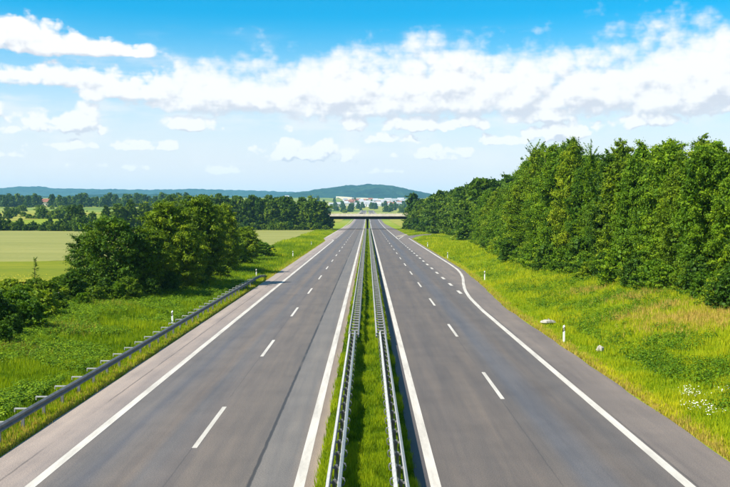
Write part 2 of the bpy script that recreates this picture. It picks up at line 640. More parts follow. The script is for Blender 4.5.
M = {}
M['ground'] = ground_mat()
M['wheat'] = field_mat('wheat_field', (.165, .178, .045), (.225, .222, .066))
M['crop'] = field_mat('green_crop', (.105, .14, .005), (.175, .185, .007))
M['meadow'] = field_mat('yellow_meadow', (.17, .185, .022), (.27, .25, .045))
M['stubble'] = field_mat('pale_field', (.42, .36, .23), (.50, .44, .29))
M['forest'] = forest_mat()
M['paint'] = paint_mat()
GR = lambda v, r=1.0, b=1.0: (v * 1.09 * (1 + (r - 1) * 1.4), v * 1.0, v * .925 * (1 + (b - 1) * 1.3))
M['road_left'] = road_mat('asphalt_left', [
    (-14.0, GR(.215, 1.08, .95)), (-11.0, GR(.215, 1.08, .95)), (-10.55, GR(.19, 1.08, .96)), (-9.7, GR(.175, 1.06, .98)), (-9.3, GR(.098, 1.03, 1.0)),
    (-8.6, GR(.092, 1.0, 1.04)), (-8.2, GR(.082, .97, 1.12)), (-7.7, GR(.092, 1.03, 1.0)), (-7.0, GR(.098, 1.08, .94)), (-6.6, GR(.086, .99, 1.06)), (-6.0, GR(.092, 1.04, 1.0)),
    (-5.3, GR(.092, 1.06, .96)), (-4.2, GR(.090, 1.06, .95)), (-3.42, GR(.085, 1.04, .97)), (-3.3, GR(.112, 1.0, 1.0)), (-2.3, GR(.112, 1.0, 1.0)), (-1.75, GR(.14, 1.1, .9)), (-1.3, GR(.20, 1.12, .82))],
    [(-3.36, .085, .85), (-10.58, .05, .55), (-5.75, .03, .35)])
M['road_right'] = road_mat('asphalt_right', [
    (1.2, GR(.060, 1.0, 1.05)), (1.6, GR(.062, 1.0, 1.05)), (2.1, GR(.078, 1.05, .97)), (3.0, GR(.082, 1.06, .97)), (3.6, GR(.074, 1.05, .98)), (4.4, GR(.086, 1.07, .95)), (5.2, GR(.078, 1.06, .97)),  # dark first stops: the median rail's shadow put into the paving colour
    (5.9, GR(.080, 1.03, 1.0)), (6.35, GR(.078, .95, 1.14)), (7.0, GR(.082, .98, 1.09)), (7.6, GR(.080, 1.06, .97)), (8.4, GR(.078, 1.02, 1.02)), (9.0, GR(.088, 1.04, .99)), (9.5, GR(.112, 1.06, .97)), (11.0, GR(.118, 1.07, .96)), (14.5, GR(.11, 1.05, .97))],
    [(5.52, .03, .3), (9.32, .04, .4)])
M['steel'] = simple_mat('galvanised_steel', (.42, .41, .39), .5, .3, .5, .12, 5.0, .05)
M['shaded_steel'] = simple_mat('dark_shaded_steel', (.15, .152, .155), .6, .25, .4, .2, 4.0, .08)  # darker copy of the steel; the roadside beam's shaded face is in its colour
M['mid_steel'] = simple_mat('dull_steel', (.25, .245, .235), .6, .25, .4, .25, 4.0, .08)
M['white_plastic'] = simple_mat('white_plastic', (.78, .78, .76), .45, 0, .4, .06, 4.0, .03)
M['black_plastic'] = simple_mat('black_plastic', (.02, .02, .022), .5, 0, .4, .1, 4.0, .03)
M['reflector'] = simple_mat('reflector', (.75, .72, .62), .2, .3, .5, .05, 20.0, .03)
M['concrete'] = simple_mat('concrete', (.36, .34, .30), .85, 0, .2, .15, .8, .2)
M['light_concrete'] = simple_mat('light_concrete', (.68, .60, .48), .85, 0, .2, .12, .8, .2)
M['shaded_girder'] = simple_mat('shaded_girder', (.022, .022, .024), .8, 0, .2, .2, .8, .1)  # near black: shade under the deck put into girder and pier colour
M['bark'] = simple_mat('bark', (.07, .05, .034), .9, 0, .1, .35, 4.0, .6)
M['dead_wood'] = simple_mat('bleached_wood', (.50, .44, .36), .8, 0, .15, .2, 8.0, .3)
M['stone'] = simple_mat('pale_stone', (.34, .32, .27), .9, 0, .1, .35, 5.0, .4)
M['soil'] = simple_mat('bare_soil', (.33, .25, .15), .95, 0, .1, .2, 2.0, .3)
M['gravel'] = simple_mat('gravel', (.24, .215, .17), .95, 0, .1, .2, 2.5, .4)
M['house_white'] = simple_mat('white_render', (.46, .46, .455), .8, 0, .2, .05, .3, .05)
M['house_cream'] = simple_mat('cream_render', (.66, .60, .48), .8, 0, .2, .05, .3, .05)
M['roof_red'] = simple_mat('red_roof_tiles', (.24, .10, .065), .8, 0, .2, .15, .5, .2)
M['roof_grey'] = simple_mat('grey_roof', (.33, .34, .36), .7, 0, .2, .1, .5, .1)
M['glass'] = simple_mat('dark_glass', (.03, .04, .05), .12, 0, .6, .1, 1.0, .0)
M['car_paint'] = simple_mat('dark_car_paint', (.018, .02, .028), .25, 0, .6, .05, 1.0, .0)
M['rubber'] = simple_mat('rubber', (.02, .02, .02), .8, 0, .2, .1, 3.0, .05)
M['lamp'] = simple_mat('clear_lamp', (.6, .6, .58), .2, 0, .6, .05, 1.0, .0)
M['leaf'] = leaf_mat('leaf_green', (.026, .078, .004), (.108, .208, .006), (.28, .39, .010), .34)
M['leaf_yellow'] = leaf_mat('leaf_yellow_green', (.048, .105, .004), (.160, .245, .006), (.36, .42, .012), .34)
M['leaf_dark'] = leaf_mat('leaf_dark_green', (.018, .055, .005), (.062, .135, .007), (.165, .255, .009), .34)
M['leaf_far'] = leaf_mat('leaf_far_green', (.028, .072, .006), (.092, .168, .008), (.23, .30, .011), .3)
M['grass'] = leaf_mat('grass_blades', (.065, .15, .004), (.265, .36, .006), (.54, .52, .016), .42, .6)
M['dry_grass'] = leaf_mat('dry_grass_blades', (.30, .26, .04), (.50, .36, .07), (.62, .46, .14), .35, .7)
M['flower'] = simple_mat('white_petals', (.75, .75, .68), .7, 0, .2, .05, 5.0, .0)
M['flower_yellow'] = simple_mat('yellow_petals', (.60, .46, .03), .7, 0, .2, .1, 5.0, .0)

# ------------------------------------------------------------------ the land
def spread(a, b, first, growth):
    r, s = [a], first
    while r[-1] < b:
        r.append(min(b, r[-1] + s))
        s *= growth
    return r


xr = list(np.arange(0, 32.1, 0.8)) + spread(32.8, 4500, 2.0, 1.11)[1:]
xs = np.array(sorted(set([round(-v, 3) for v in xr] + [round(v, 3) for v in xr])))
ys = np.array(list(np.arange(-60, 15, 6)) + list(np.arange(15, 130, 1.6)) + list(np.arange(130, 480, 3.5)) + spread(480, 9000, 5, 1.05))
tag(link('ground', grid_mesh('ground', xs, ys, plain), M['ground'], smooth=True), 'rolling green land either side of the motorway', 'ground', kind='structure')


def hill_obj(name, fn, dist, depth, x0, x1, nx, ny, label, amp):
    xs_ = np.linspace(x0, x1, nx)
    ys_ = np.linspace(dist - depth * .98, dist + depth * .6, ny)

    def z(x, y):
        b = fn(x, y)
        qx, qy = VPX + x / y * F_PX, VPY - (b - CAM_H) / y * F_PX
        bare = (qx > 333) & (qx < 391) & (qy > 196.2) & (qy < 202.4)
        return b + (fbm(x / 26, y / 60, 11, 3) - .42) * amp * sstep(5, 45, b) * np.where(bare, 0, 1)
    o = link(name, grid_mesh(name, xs_, ys_, z), M['forest'], smooth=True)
    return tag(o, label, 'hill', kind='structure')


hill_obj('hill', lambda x, y: ridge_h(x, y, HILL, 4200, 1100), 4200, 1100, -1900, 1900, 420, 70, 'rounded wooded hill rising behind the overpass', 16)
hill_obj('hill', lambda x, y: ridge_h(x, y, RIDGE, 6200, 1500), 6200, 1500, -6500, 6500, 900, 50, 'long low wooded ridge along the horizon', 20)
hill_obj('hill', lambda x, y: ridge_h(x, y, NEARRIDGE, 3300, 700), 3300, 700, -3600, 2500, 560, 40, 'low wooded rise in front of the long ridge', 14)


def patch(name, x0, x1, y0, y1, mat, label, off=.06, nx=30, ny=40, shear=0.0, fn=plain):
    xs_ = np.linspace(0, 1, nx)
    ys_ = np.linspace(y0, y1, ny)
    X, Y = np.meshgrid(xs_, ys_)
    t = (Y - y0) / (y1 - y0)
    X = x0 + (x1 - x0) * X + shear * t
    Z = fn(X.ravel(), Y.ravel()) + off
    v = np.stack([X.ravel(), Y.ravel(), Z], 1)
    i = np.arange((nx - 1) * (ny - 1))
    a = (i // (nx - 1)) * nx + i % (nx - 1)
    f = np.stack([a, a + 1, a + nx + 1, a + nx], 1)
    return tag(link(name, raw_mesh(name, v, f), mat, smooth=True), label, 'field', kind='structure')


patch('wheat_field', -330, -22.5, 134, 338, M['wheat'], 'pale wheat field beyond the roadside bushes', .14, 60, 60, 0)
patch('wheat_field', -200, -22.8, 338.2, 381, M['wheat'], 'pale wheat field in front of the dark row of trees', .14, 40, 40, 0)
patch('green_field', -330, -27, 84, 133.6, M['crop'], 'bright green strip of young crop beside the wheat', .2, 50, 24)
patch('meadow', -520, -190, 385, 640, M['meadow'], 'yellow green meadow behind the hedge', .12, 40, 30)
patch('meadow', -120, -20, 620, 900, M['meadow'], 'sunlit meadow beyond the overpass', .12, 20, 30)
patch('meadow', 18, 90, 470, 800, M['meadow'], 'yellow green bank beyond the overpass', .14, 20, 30)
patch('green_field', 31, 120, 238, 330, M['crop'], 'flat green field in the bend of the exit ramp', .1, 20, 20)

# ------------------------------------------------------------------ the motorway
RY = list(np.arange(-20, 130, 5)) + list(np.arange(130, 470, 6)) + list(np.arange(470, 1500, 20))


def strip_mesh(name, left, right, ys_, z, skirt=0.12, fn=plain):
    """sheet between two edges given as functions of y, with skirts down into the ground"""
    vs, fs = [], []
    for y in ys_:
        g = float(np.interp(y, TC[:, 0], TC[:, 1])) + z
        a, b = left(y), right(y)
        vs += [(a, y, g - skirt), (a, y, g), (b, y, g), (b, y, g - skirt)]
    for i in range(len(ys_) - 1):
        for k in range(3):
            fs.append((i * 4 + k, i * 4 + k + 1, i * 4 + 5 + k, i * 4 + 4 + k))
    me = bpy.data.meshes.new(name)
    me.from_pydata(vs, [], [f[::-1] for f in fs])
    return me


LEFT_EDGE = np.array([(-50, -11.6), (238, -11.6), (262, -13.3), (430, -13.4), (560, -11.6), (2000, -11.6)])
RIGHT_EDGE = np.array([(-50, 11.35), (70, 11.2), (92, 12.2), (118, 13.0), (250, 13.2), (300, 13.9), (430, 13.4), (560, 11.4), (2000, 11.4)])
# worn, slightly ragged paving edges
jl = lambda y: float(np.interp(y, LEFT_EDGE[:, 0], LEFT_EDGE[:, 1])) + .12 * (float(vnoise(np.array([y * .6]), np.array([1.]), 3)[0]) - .5)
jr = lambda y: float(np.interp(y, RIGHT_EDGE[:, 0], RIGHT_EDGE[:, 1])) + .12 * (float(vnoise(np.array([y * .6]), np.array([2.]), 3)[0]) - .5)
RYF = sorted(set(RY + [round(v, 2) for v in np.arange(18, 130, 1.25)]))
road_l = tag(link('carriageway', strip_mesh('carriageway', jl, lambda y: -1.42, RYF, 0.0), M['road_left']), 'worn grey carriageway with a pinkish hard shoulder beside the roadside rail', 'road', kind='structure')
road_r = tag(link('carriageway', strip_mesh('carriageway', lambda y: 1.38, jr, RYF, 0.0), M['road_right']), 'darker asphalt carriageway that opens into an exit lane', 'road', kind='structure')
PZ = 0.005


def line(name, xf, wd, y0, y1, parent, step=6.0):
    ys_ = list(np.arange(y0, y1, step)) + [y1]
    return link(name, strip_mesh(name, lambda y: xf(y) - wd / 2, lambda y: xf(y) + wd / 2, ys_, PZ, .003), M['paint'], parent)


line('edge_line', lambda y: -9.5, .30, -20, 240, road_l)
line('edge_line', lambda y: -13.0, .25, 268, 1400, road_l, 20)
hk = np.array([(240, -9.5), (247, -10.1), (251, -11.2)])
line('edge_line', lambda y: float(np.interp(y, hk[:, 0], hk[:, 1])), .32, 240.1, 251, road_l, 2)
line('edge_line', lambda y: -1.93, .30, -20, 1400, road_l, 20)
line('edge_line', lambda y: 1.93, .30, -20, 1400, road_r, 20)
EX = np.array([(-20, 9.08), (68, 9.1), (78, 9.3), (86, 9.75), (94, 10.5), (102, 11.35), (110, 11.95), (118, 12.3), (128, 12.42), (260, 12.6)])
line('edge_line', lambda y: float(np.interp(y, EX[:, 0], EX[:, 1])), .30, -20, 262, road_r, 3)
line('edge_line', lambda y: 9.0, .30, 252, 1400, road_r, 20)
line('gore_line', lambda y: 9.0 + (y - 252) * .085, .25, 252.2, 290, road_r, 6)


def dash_mesh(name, wd, ln):
    return MB().box(-wd / 2, wd / 2, 0, ln, -.003, 0).mesh(name)


dm, wm = dash_mesh('lane_dash', .17, 6.0), dash_mesh('lane_dash', .30, 3.2)
pL = at(195, 448)
k = 0
for i in range(-1, 60):
    y = pL.y + 18 * i
    if y > 1000:
        break
    link('lane_dash', dm, M['paint'], road_l, loc=(-5.68, y, PZ + float(np.interp(y, TC[:, 0], TC[:, 1]))))
pR = at(501, 399)
for i in range(-1, 60):
    y = pR.y + 18 * i
    if y > 1000:
        break
    link('lane_dash', dm, M['paint'], road_r, loc=(5.6, y, PZ + float(np.interp(y, TC[:, 0], TC[:, 1]))))
y = 82.0
while y < 250:
    link('exit_dash', wm, M['paint'], road_r, loc=(8.95, y + .0, PZ))
    y += 9.0 if y > 60 else 9.0
for yy in list(np.arange(262, 330, 9.0)):
    link('exit_dash', wm, M['paint'], road_l, loc=(-9.5, yy, PZ))


def ribbon(name, pts, wd, mat, z, label, cat):
    pts = [Vector((p[0], p[1], 0)) for p in pts]
    fine = []
    for i in range(len(pts) - 1):
        p0, p1, p2, p3 = pts[max(i - 1, 0)], pts[i], pts[i + 1], pts[min(i + 2, len(pts) - 1)]
        for t in np.linspace(0, 1, 10, endpoint=False):
            fine.append(.5 * ((2 * p1) + (-p0 + p2) * t + (2 * p0 - 5 * p1 + 4 * p2 - p3) * t * t + (-p0 + 3 * p1 - 3 * p2 + p3) * t ** 3))
    fine.append(pts[-1])
    vs, fs = [], []
    for i, p in enumerate(fine):
        d = (fine[min(i + 1, len(fine) - 1)] - fine[max(i - 1, 0)]).normalized()
        n = Vector((d.y, -d.x, 0))
        for s in (-.5, -.17, .17, .5):
            q = p + n * wd * s
            vs.append((q.x, q.y, ground_z(q.x, q.y) + z))
    for i in range(len(fine) - 1):
        for kx in range(3):
            fs.append((i * 4 + kx, i * 4 + kx + 1, i * 4 + 5 + kx, i * 4 + 4 + kx))
    return tag(link(name, raw_mesh(name, vs, fs), mat, smooth=True), label, cat, kind='structure')


ribbon('exit_ramp', [(11.6, 262), (14.5, 285), (20, 304), (31, 321), (50, 333), (90, 340)], 4.6, M['road_right'], .035, 'curving exit ramp leaving the motorway before the overpass', 'road')
ribbon('gravel_verge', [(9.8, 278), (12.5, 300), (17, 322), (26, 338)], 2.2, M['gravel'], .05, 'pale gravel in the wedge between carriageway and exit ramp', 'gravel')


# ------------------------------------------------------------------ guard rails
def wbeam(flip):
    """closed W-beam section: a = outwards, b = up (centre at 0)"""
    s = [(0.0, -.155), (.012, -.150), (.078, -.105), (.078, -.065), (.012, -.020), (.012, .020), (.078, .065), (.078, .105), (.012, .150), (0.0, .155)]
    t = [(-.012, .150), (.060, .098), (.060, .070), (-.004, .024), (-.004, -.024), (.060, -.070), (.060, -.098), (-.012, -.150)]
    return [(a * flip, b) for a, b in s + t]


def c_bracket(sx, name='spacer'):
    """bent strap that carries the beam, open towards the median"""
    b = MB()
    w = .045
    pts = [(0, .10), (.08, .12), (.145, .09), (.165, .02), (.145, -.07), (.08, -.11), (0, -.10)]
    inn = [(0, .075), (.075, .095), (.125, .07), (.14, .015), (.125, -.05), (.075, -.085), (0, -.075)]
    prof = pts + inn[::-1]
    b.sweep([(a * sx, c) for a, c in prof], [(0, -w, 0, 1, 1), (0, w, 0, 1, 1)])
    return b.mesh(name)


def median_near(sx, label):
    """slim rail, two beams on short straps; sx = side of the median axis"""
    y0, y1 = 14.0, 50.0
    xi, xo = .76 * sx, 1.0 * sx
    root = empty('guard_rail', (0.88 * sx, y0, 0), label, 'guard rail', 'median guard rails')
    o = Vector(root.location)
    beam_i = MB().sweep(wbeam(-sx), [(0, 0, 0, 1, 1), (0, 4.02, 0, 1, 1)]).mesh('rail_beam')
    beam_o = MB().sweep(wbeam(sx), [(0, 0, 0, 1, 1), (0, 4.02, 0, 1, 1)]).mesh('rail_beam')
    n = int((y1 - y0) / 4)
    for i in range(n):
        e = .003 * (i % 2)
        link('rail_beam', beam_i, M['steel'], root, (xi - o.x + e, i * 4.0, .62 - e))
        link('rail_beam', beam_o, M['steel'], root, (xo - o.x + e, i * 4.0, .60 - e))
    # rounded end pieces, bent down into the grass
    for (bx, fl, bz) in ((xi, -sx, .62), (xo, sx, .60)):
        MB().sweep(wbeam(fl), [(0, 0, 0, 1, 1), (-.02 * fl, .6, -.02, 1, .95), (-.06 * fl, 1.2, -.16, .8, .8), (-.08 * fl, 2.0, -.46, .5, .5)]).build('rail_end', M['steel'], root, loc=(bx - o.x, n * 4.0 + .015, bz))
    post = MB().box(-.05, .05, -.03, .03, -.12, .70).mesh('post')
    rung = MB().box(-.105, .105, -.02, .02, -.03, .03).mesh('cross_strap')
    cb = c_bracket(-sx)
    y = .5
    while y < y1 - y0:
        link('post', post, M['shaded_steel'], root, (0, y, ground_z(o.x, y0 + y)))
        link('cross_strap', rung, M['steel'], root, (0.0, y, .58))
        link('spacer', cb, M['shaded_steel'], root, (xi - o.x - .01 * sx, y, .60))
        y += 1.333
    return root


def median_far(sx, label):
    """wide ladder-like double rail"""
    y0, y1 = 49.6, 402.0
    xi, xo = .56 * sx, 1.04 * sx
    xm = (xi + xo) / 2
    root = empty('guard_rail', (xm, y0, 0), label, 'guard rail', 'median guard rails')
    half = abs(xo - xi) / 2
    beam_i = MB().sweep(wbeam(-sx), [(0, 0, 0, 1, 1), (0, 8.03, 0, 1, 1)]).mesh('rail_beam')
    beam_o = MB().sweep(wbeam(sx), [(0, 0, 0, 1, 1), (0, 8.03, 0, 1, 1)]).mesh('rail_beam')
    n = int((y1 - y0) / 8)
    for i in range(n):
        e = .003 * (i % 2)
        link('rail_beam', beam_i, M['mid_steel'], root, (-sx * half + e, i * 8.0, .62 - e))
        link('rail_beam', beam_o, M['mid_steel'], root, (sx * half + e, i * 8.0, .62 - e))
    rung = MB().box(-half + .01, half - .01, -.13, .13, -.03, .03).mesh('cross_plate')
    post = MB().box(-.05, .05, -.03, .03, -.12, .60).mesh('post')
    y = .4
    rest, restp = MB(), MB()
    while y < y1 - y0:
        if y < 75:
            link('cross_plate', rung, M['mid_steel'], root, (0, y, .66))
            link('post', post, M['shaded_steel'], root, (0, y, ground_z(xm, y0 + y)))
        else:
            rest.box(-half + .01, half - .01, y - .13, y + .13, .63, .69)
            restp.box(-.05, .05, y - .03, y + .03, -.16, .60)
        y += 1.333
    tag(rest.build('cross_plates', M['mid_steel'], root), kind='stuff')
    tag(restp.build('posts', M['shaded_steel'], root), kind='stuff')
    return root


median_near(-1, 'slim double-beam steel median rail with bent straps, beside the pinkish-shouldered carriageway')
median_near(1, 'slim double-beam steel median rail with bent straps, beside the exit-lane carriageway')
median_far(-1, 'wide ladder-like steel median rail running to the bridge pier, beside the pinkish-shouldered carriageway')
median_far(1, 'wide ladder-like steel median rail running to the bridge pier, beside the exit-lane carriageway')


def roadside_rail():
    y0, y1, X = 14.0, 94.0, -12.35
    root = empty('guard_rail', (X, y0, ground_z(X, 60)), 'long single-beam roadside guard rail on outrigger posts along the hard shoulder', 'guard rail')
    bz = .62
    bm_ = MB().sweep(wbeam(1), [(0, 0, 0, 1, 1), (0, 4.02, 0, 1, 1)]).mesh('rail_beam')
    n = int((y1 - y0) / 4)
    for i in range(n):
        e = .003 * (i % 2)
        link('rail_beam', bm_, M['shaded_steel'], root, (.16 + e, i * 4.0, bz - e))
    MB().sweep(wbeam(1), [(0, 0, 0, 1, 1), (-.02, 4, -.08, 1, 1), (-.10, 8, -.36, .95, .95), (-.20, 11, -.62, .9, .9), (-.24, 12, -.72, .8, .8)]).build('rail_end', M['shaded_steel'], root, loc=(.16, n * 4.0 + .02, bz))
    post = MB().box(-.055, .055, -.03, .03, -.25, .60).mesh('post')
    arm = MB()
    arm.box(-.36, .17, -.045, .045, .66, .70)
    arm.box(-.36, -.33, -.045, .045, .56, .66)
    arm_m = arm.mesh('outrigger')
    y = .7
    while y0 + y < y1 + 1:
        link('post', post, M['shaded_steel'], root, (-.06, y, .02))
        link('outrigger', arm_m, M['steel'], root, (0, y, .03))
        y += 2.0
    return root


roadside_rail()


# ------------------------------------------------------------------ delineator posts
def make_delineator():
    root = empty('delineator_post', (0, 0, 0), 'x', 'post')
    prof = [(-.06, -.05), (.06, -.05), (.045, .05), (-.045, .05)]

    def prism(zs):
        b = MB()
        vs, fs = [], []
        for z, s, dz in zs:
            vs += [(a * s, c * s, z + dz * (1 if a > 0 else -1)) for a, c in prof]
        for i in range(len(zs) - 1):
            for q in range(4):
                fs.append((i * 4 + q, i * 4 + (q + 1) % 4, i * 4 + 4 + (q + 1) % 4, i * 4 + 4 + q))
        fs += [(3, 2, 1, 0), tuple((len(zs) - 1) * 4 + q for q in range(4))]
        return b.add(vs, fs)
    prism([(-.15, 1.0, 0), (.70, 1.0, 0), (.96, 1.0, 0), (1.02, .85, .02)]).build('post_body', M['white_plastic'], root)
    prism([(.68, 1.06, .04), (.90, 1.06, .04)]).build('black_band', M['black_plastic'], root)
    MB().box(-.02, .02, -.060, -.054, .72, .87).build('reflector', M['reflector'], root)
    return root


def copy_tree(o, parent=None):
    c = o.copy()
    COL.objects.link(c)
    c.parent = parent
    for ch in o.children:
        copy_tree(ch, c)
    return c


proto_post = make_delineator()
posts = [(11.75, 51.3, 'white delineator post beside the pale stone on the grassy verge', None),
         (13.5, 99, 'white delineator post where the exit lane opens', None),
         (13.6, 146, 'white delineator post along the exit lane', 'delineators of the exit lane'),
         (13.7, 196, 'white delineator post along the exit lane', 'delineators of the exit lane'),
         (-13.45, 59, 'white delineator post behind the middle of the roadside rail', None),
         (-13.35, 103, 'white delineator post at the buried end of the roadside rail', None),
         (-13.2, 152, 'white delineator post on the verge beyond the roadside rail', 'delineators beyond the rail'),
         (-13.2, 202, 'white delineator post on the verge beyond the roadside rail', 'delineators beyond the rail')]
for i, (x, y, lab, grp) in enumerate(posts):
    o = proto_post if i == 0 else copy_tree(proto_post)
    o.location = (x, y, ground_z(x, y))
    o.rotation_euler.z = random.uniform(-.15, .15)
    o['label'] = lab
    if grp:
        o['group'] = grp

# ------------------------------------------------------------------ overpass
BY = 413.0
br = empty('overpass_bridge', (0, BY, 0), 'low concrete overpass on one pier crossing both carriageways', 'bridge')
MB().box(-24.8, 24.8, -4.6, 4.6, 4.75, 6.05).build('girder', M['shaded_girder'], br)
MB().box(-27, 27, -5.6, 5.6, 6.052, 6.32).build('deck', M['concrete'], br)
for s in (-1, 1):
    MB().box(-27, 27, s * 5.85 - .22, s * 5.85 + .22, 6.15, 7.30).build('parapet', M['light_concrete'], br)
    rail = MB()
    rail.box(-27, 27, s * 5.85 - .05, s * 5.85 + .05, 7.62, 7.70)
    rl = rail.build('railing', M['light_concrete'], br)
    pst = MB().box(-.04, .04, -.03, .03, 7.29, 7.62).mesh('railing_post')
    for x in np.arange(-26, 26.1, 2.0):
        link('railing_post', pst, M['light_concrete'], rl, (x, s * 5.85, 0))
MB().box(-.55, .55, -3.6, 3.6, -.3, 4.75).build('pier', M['shaded_girder'], br)
for s in (-1, 1):
    MB().box(s * 26 - 1.2, s * 26 + 1.2, -5.2, 5.2, 1.5, 6.05).build('abutment', M['concrete'], br)


def dark_car():
    root = empty('car', (-2.6, BY - 1.4, 6.32), 'small dark hatchback driving across the overpass', 'car', rz=0.0)
    side = [(-1.85, .28), (-1.9, .62), (-1.78, .92), (-1.35, 1.02), (-.95, 1.42), (.25, 1.47), (.95, 1.02), (1.75, .86), (1.9, .55), (1.85, .28)]
    b = MB()
    n = len(side)
    for w, sc in ((-.80, 1), (.80, 1)):
        pass
    vs = []
    for wy, tuck in ((-.82, 1), (.82, 1)):
        for x, z in side:
            vs.append((x, wy * (1 - .16 * max(0, (z - .95) / .5)), z))
    fs = [(i, (i + 1) % n, n + (i + 1) % n, n + i) for i in range(n)] + [tuple(range(n - 1, -1, -1)), tuple(range(n, 2 * n))]
    b.add(vs, fs).build('body', M['car_paint'], root)
    for sy in (-1, 1):
        g = MB()
        q = [(-1.05, 1.03), (-.85, 1.36), (.2, 1.40), (.75, 1.04)]
        g.add([(x, sy * (.826 * (1 - .16 * max(0, (z - .95) / .5))), z) for x, z in q] + [(x, sy * (.80 * (1 - .16 * max(0, (z - .95) / .5))), z) for x, z in q],
              [(0, 1, 2, 3), (7, 6, 5, 4), (0, 4, 5, 1), (1, 5, 6, 2), (2, 6, 7, 3), (3, 7, 4, 0)])
        g.build('side_window', M['glass'], root)
        for sx in (-1.15, 1.15):
            wv = MB().tube([(0, -.09, 0), (0, .09, 0)], [.31, .31], 14).build('wheel', M['rubber'], root, loc=(sx, sy * .76, .31))
            MB().tube([(0, -.1, 0), (0, .1, 0)], [.18, .18], 10).build('rim', M['steel'], wv)
        MB().box(1.80, 1.905, sy * .58 - .12, sy * .58 + .12, .58, .72).build('headlight', M['lamp'], root)


dark_car()

# ------------------------------------------------------------------ plants
def leaf_quads(rng, P, N, size, asp=.55):
    """one folded leaf-spray quad at each point P with facing N"""
    n = len(P)
    T = rng.normal(size=(n, 3))
    N = N / np.linalg.norm(N, axis=1, keepdims=True)
    T -= (T * N).sum(1, keepdims=True) * N
    T /= np.linalg.norm(T, axis=1, keepdims=True) + 1e-9
    B = np.cross(N, T)
    s = size * rng.uniform(.6, 1.35, n)[:, None]
    v = np.stack([P - T * s, P + B * s * asp - N * s * .18, P + T * s, P - B * s * asp - N * s * .18], 1).reshape(-1, 3)
    return v, np.arange(4 * n).reshape(-1, 4)


def crown_profile(kind, t):
    if kind == 'round':
        return np.sqrt(np.clip(1 - (2 * t - 1) ** 2, 0, 1)) * (.85 + .15 * (1 - t))
    if kind == 'oval':
        return np.clip(np.sin(np.pi * np.clip(t, 0, 1) ** .75), 0, 1) ** .7
    if kind == 'cone':
        return np.clip((1 - t) ** .75 * (1 - np.exp(-t * 14)), 0, 1)
    if kind == 'bush':
        return np.sqrt(np.clip(1 - t ** 2.2, 0, 1))
    if kind == 'column':
        return np.clip(np.sqrt(np.clip(1 - (2 * t - 1) ** 4, 0, 1)) * (1 - .25 * t), 0, 1)
    return 1 - t


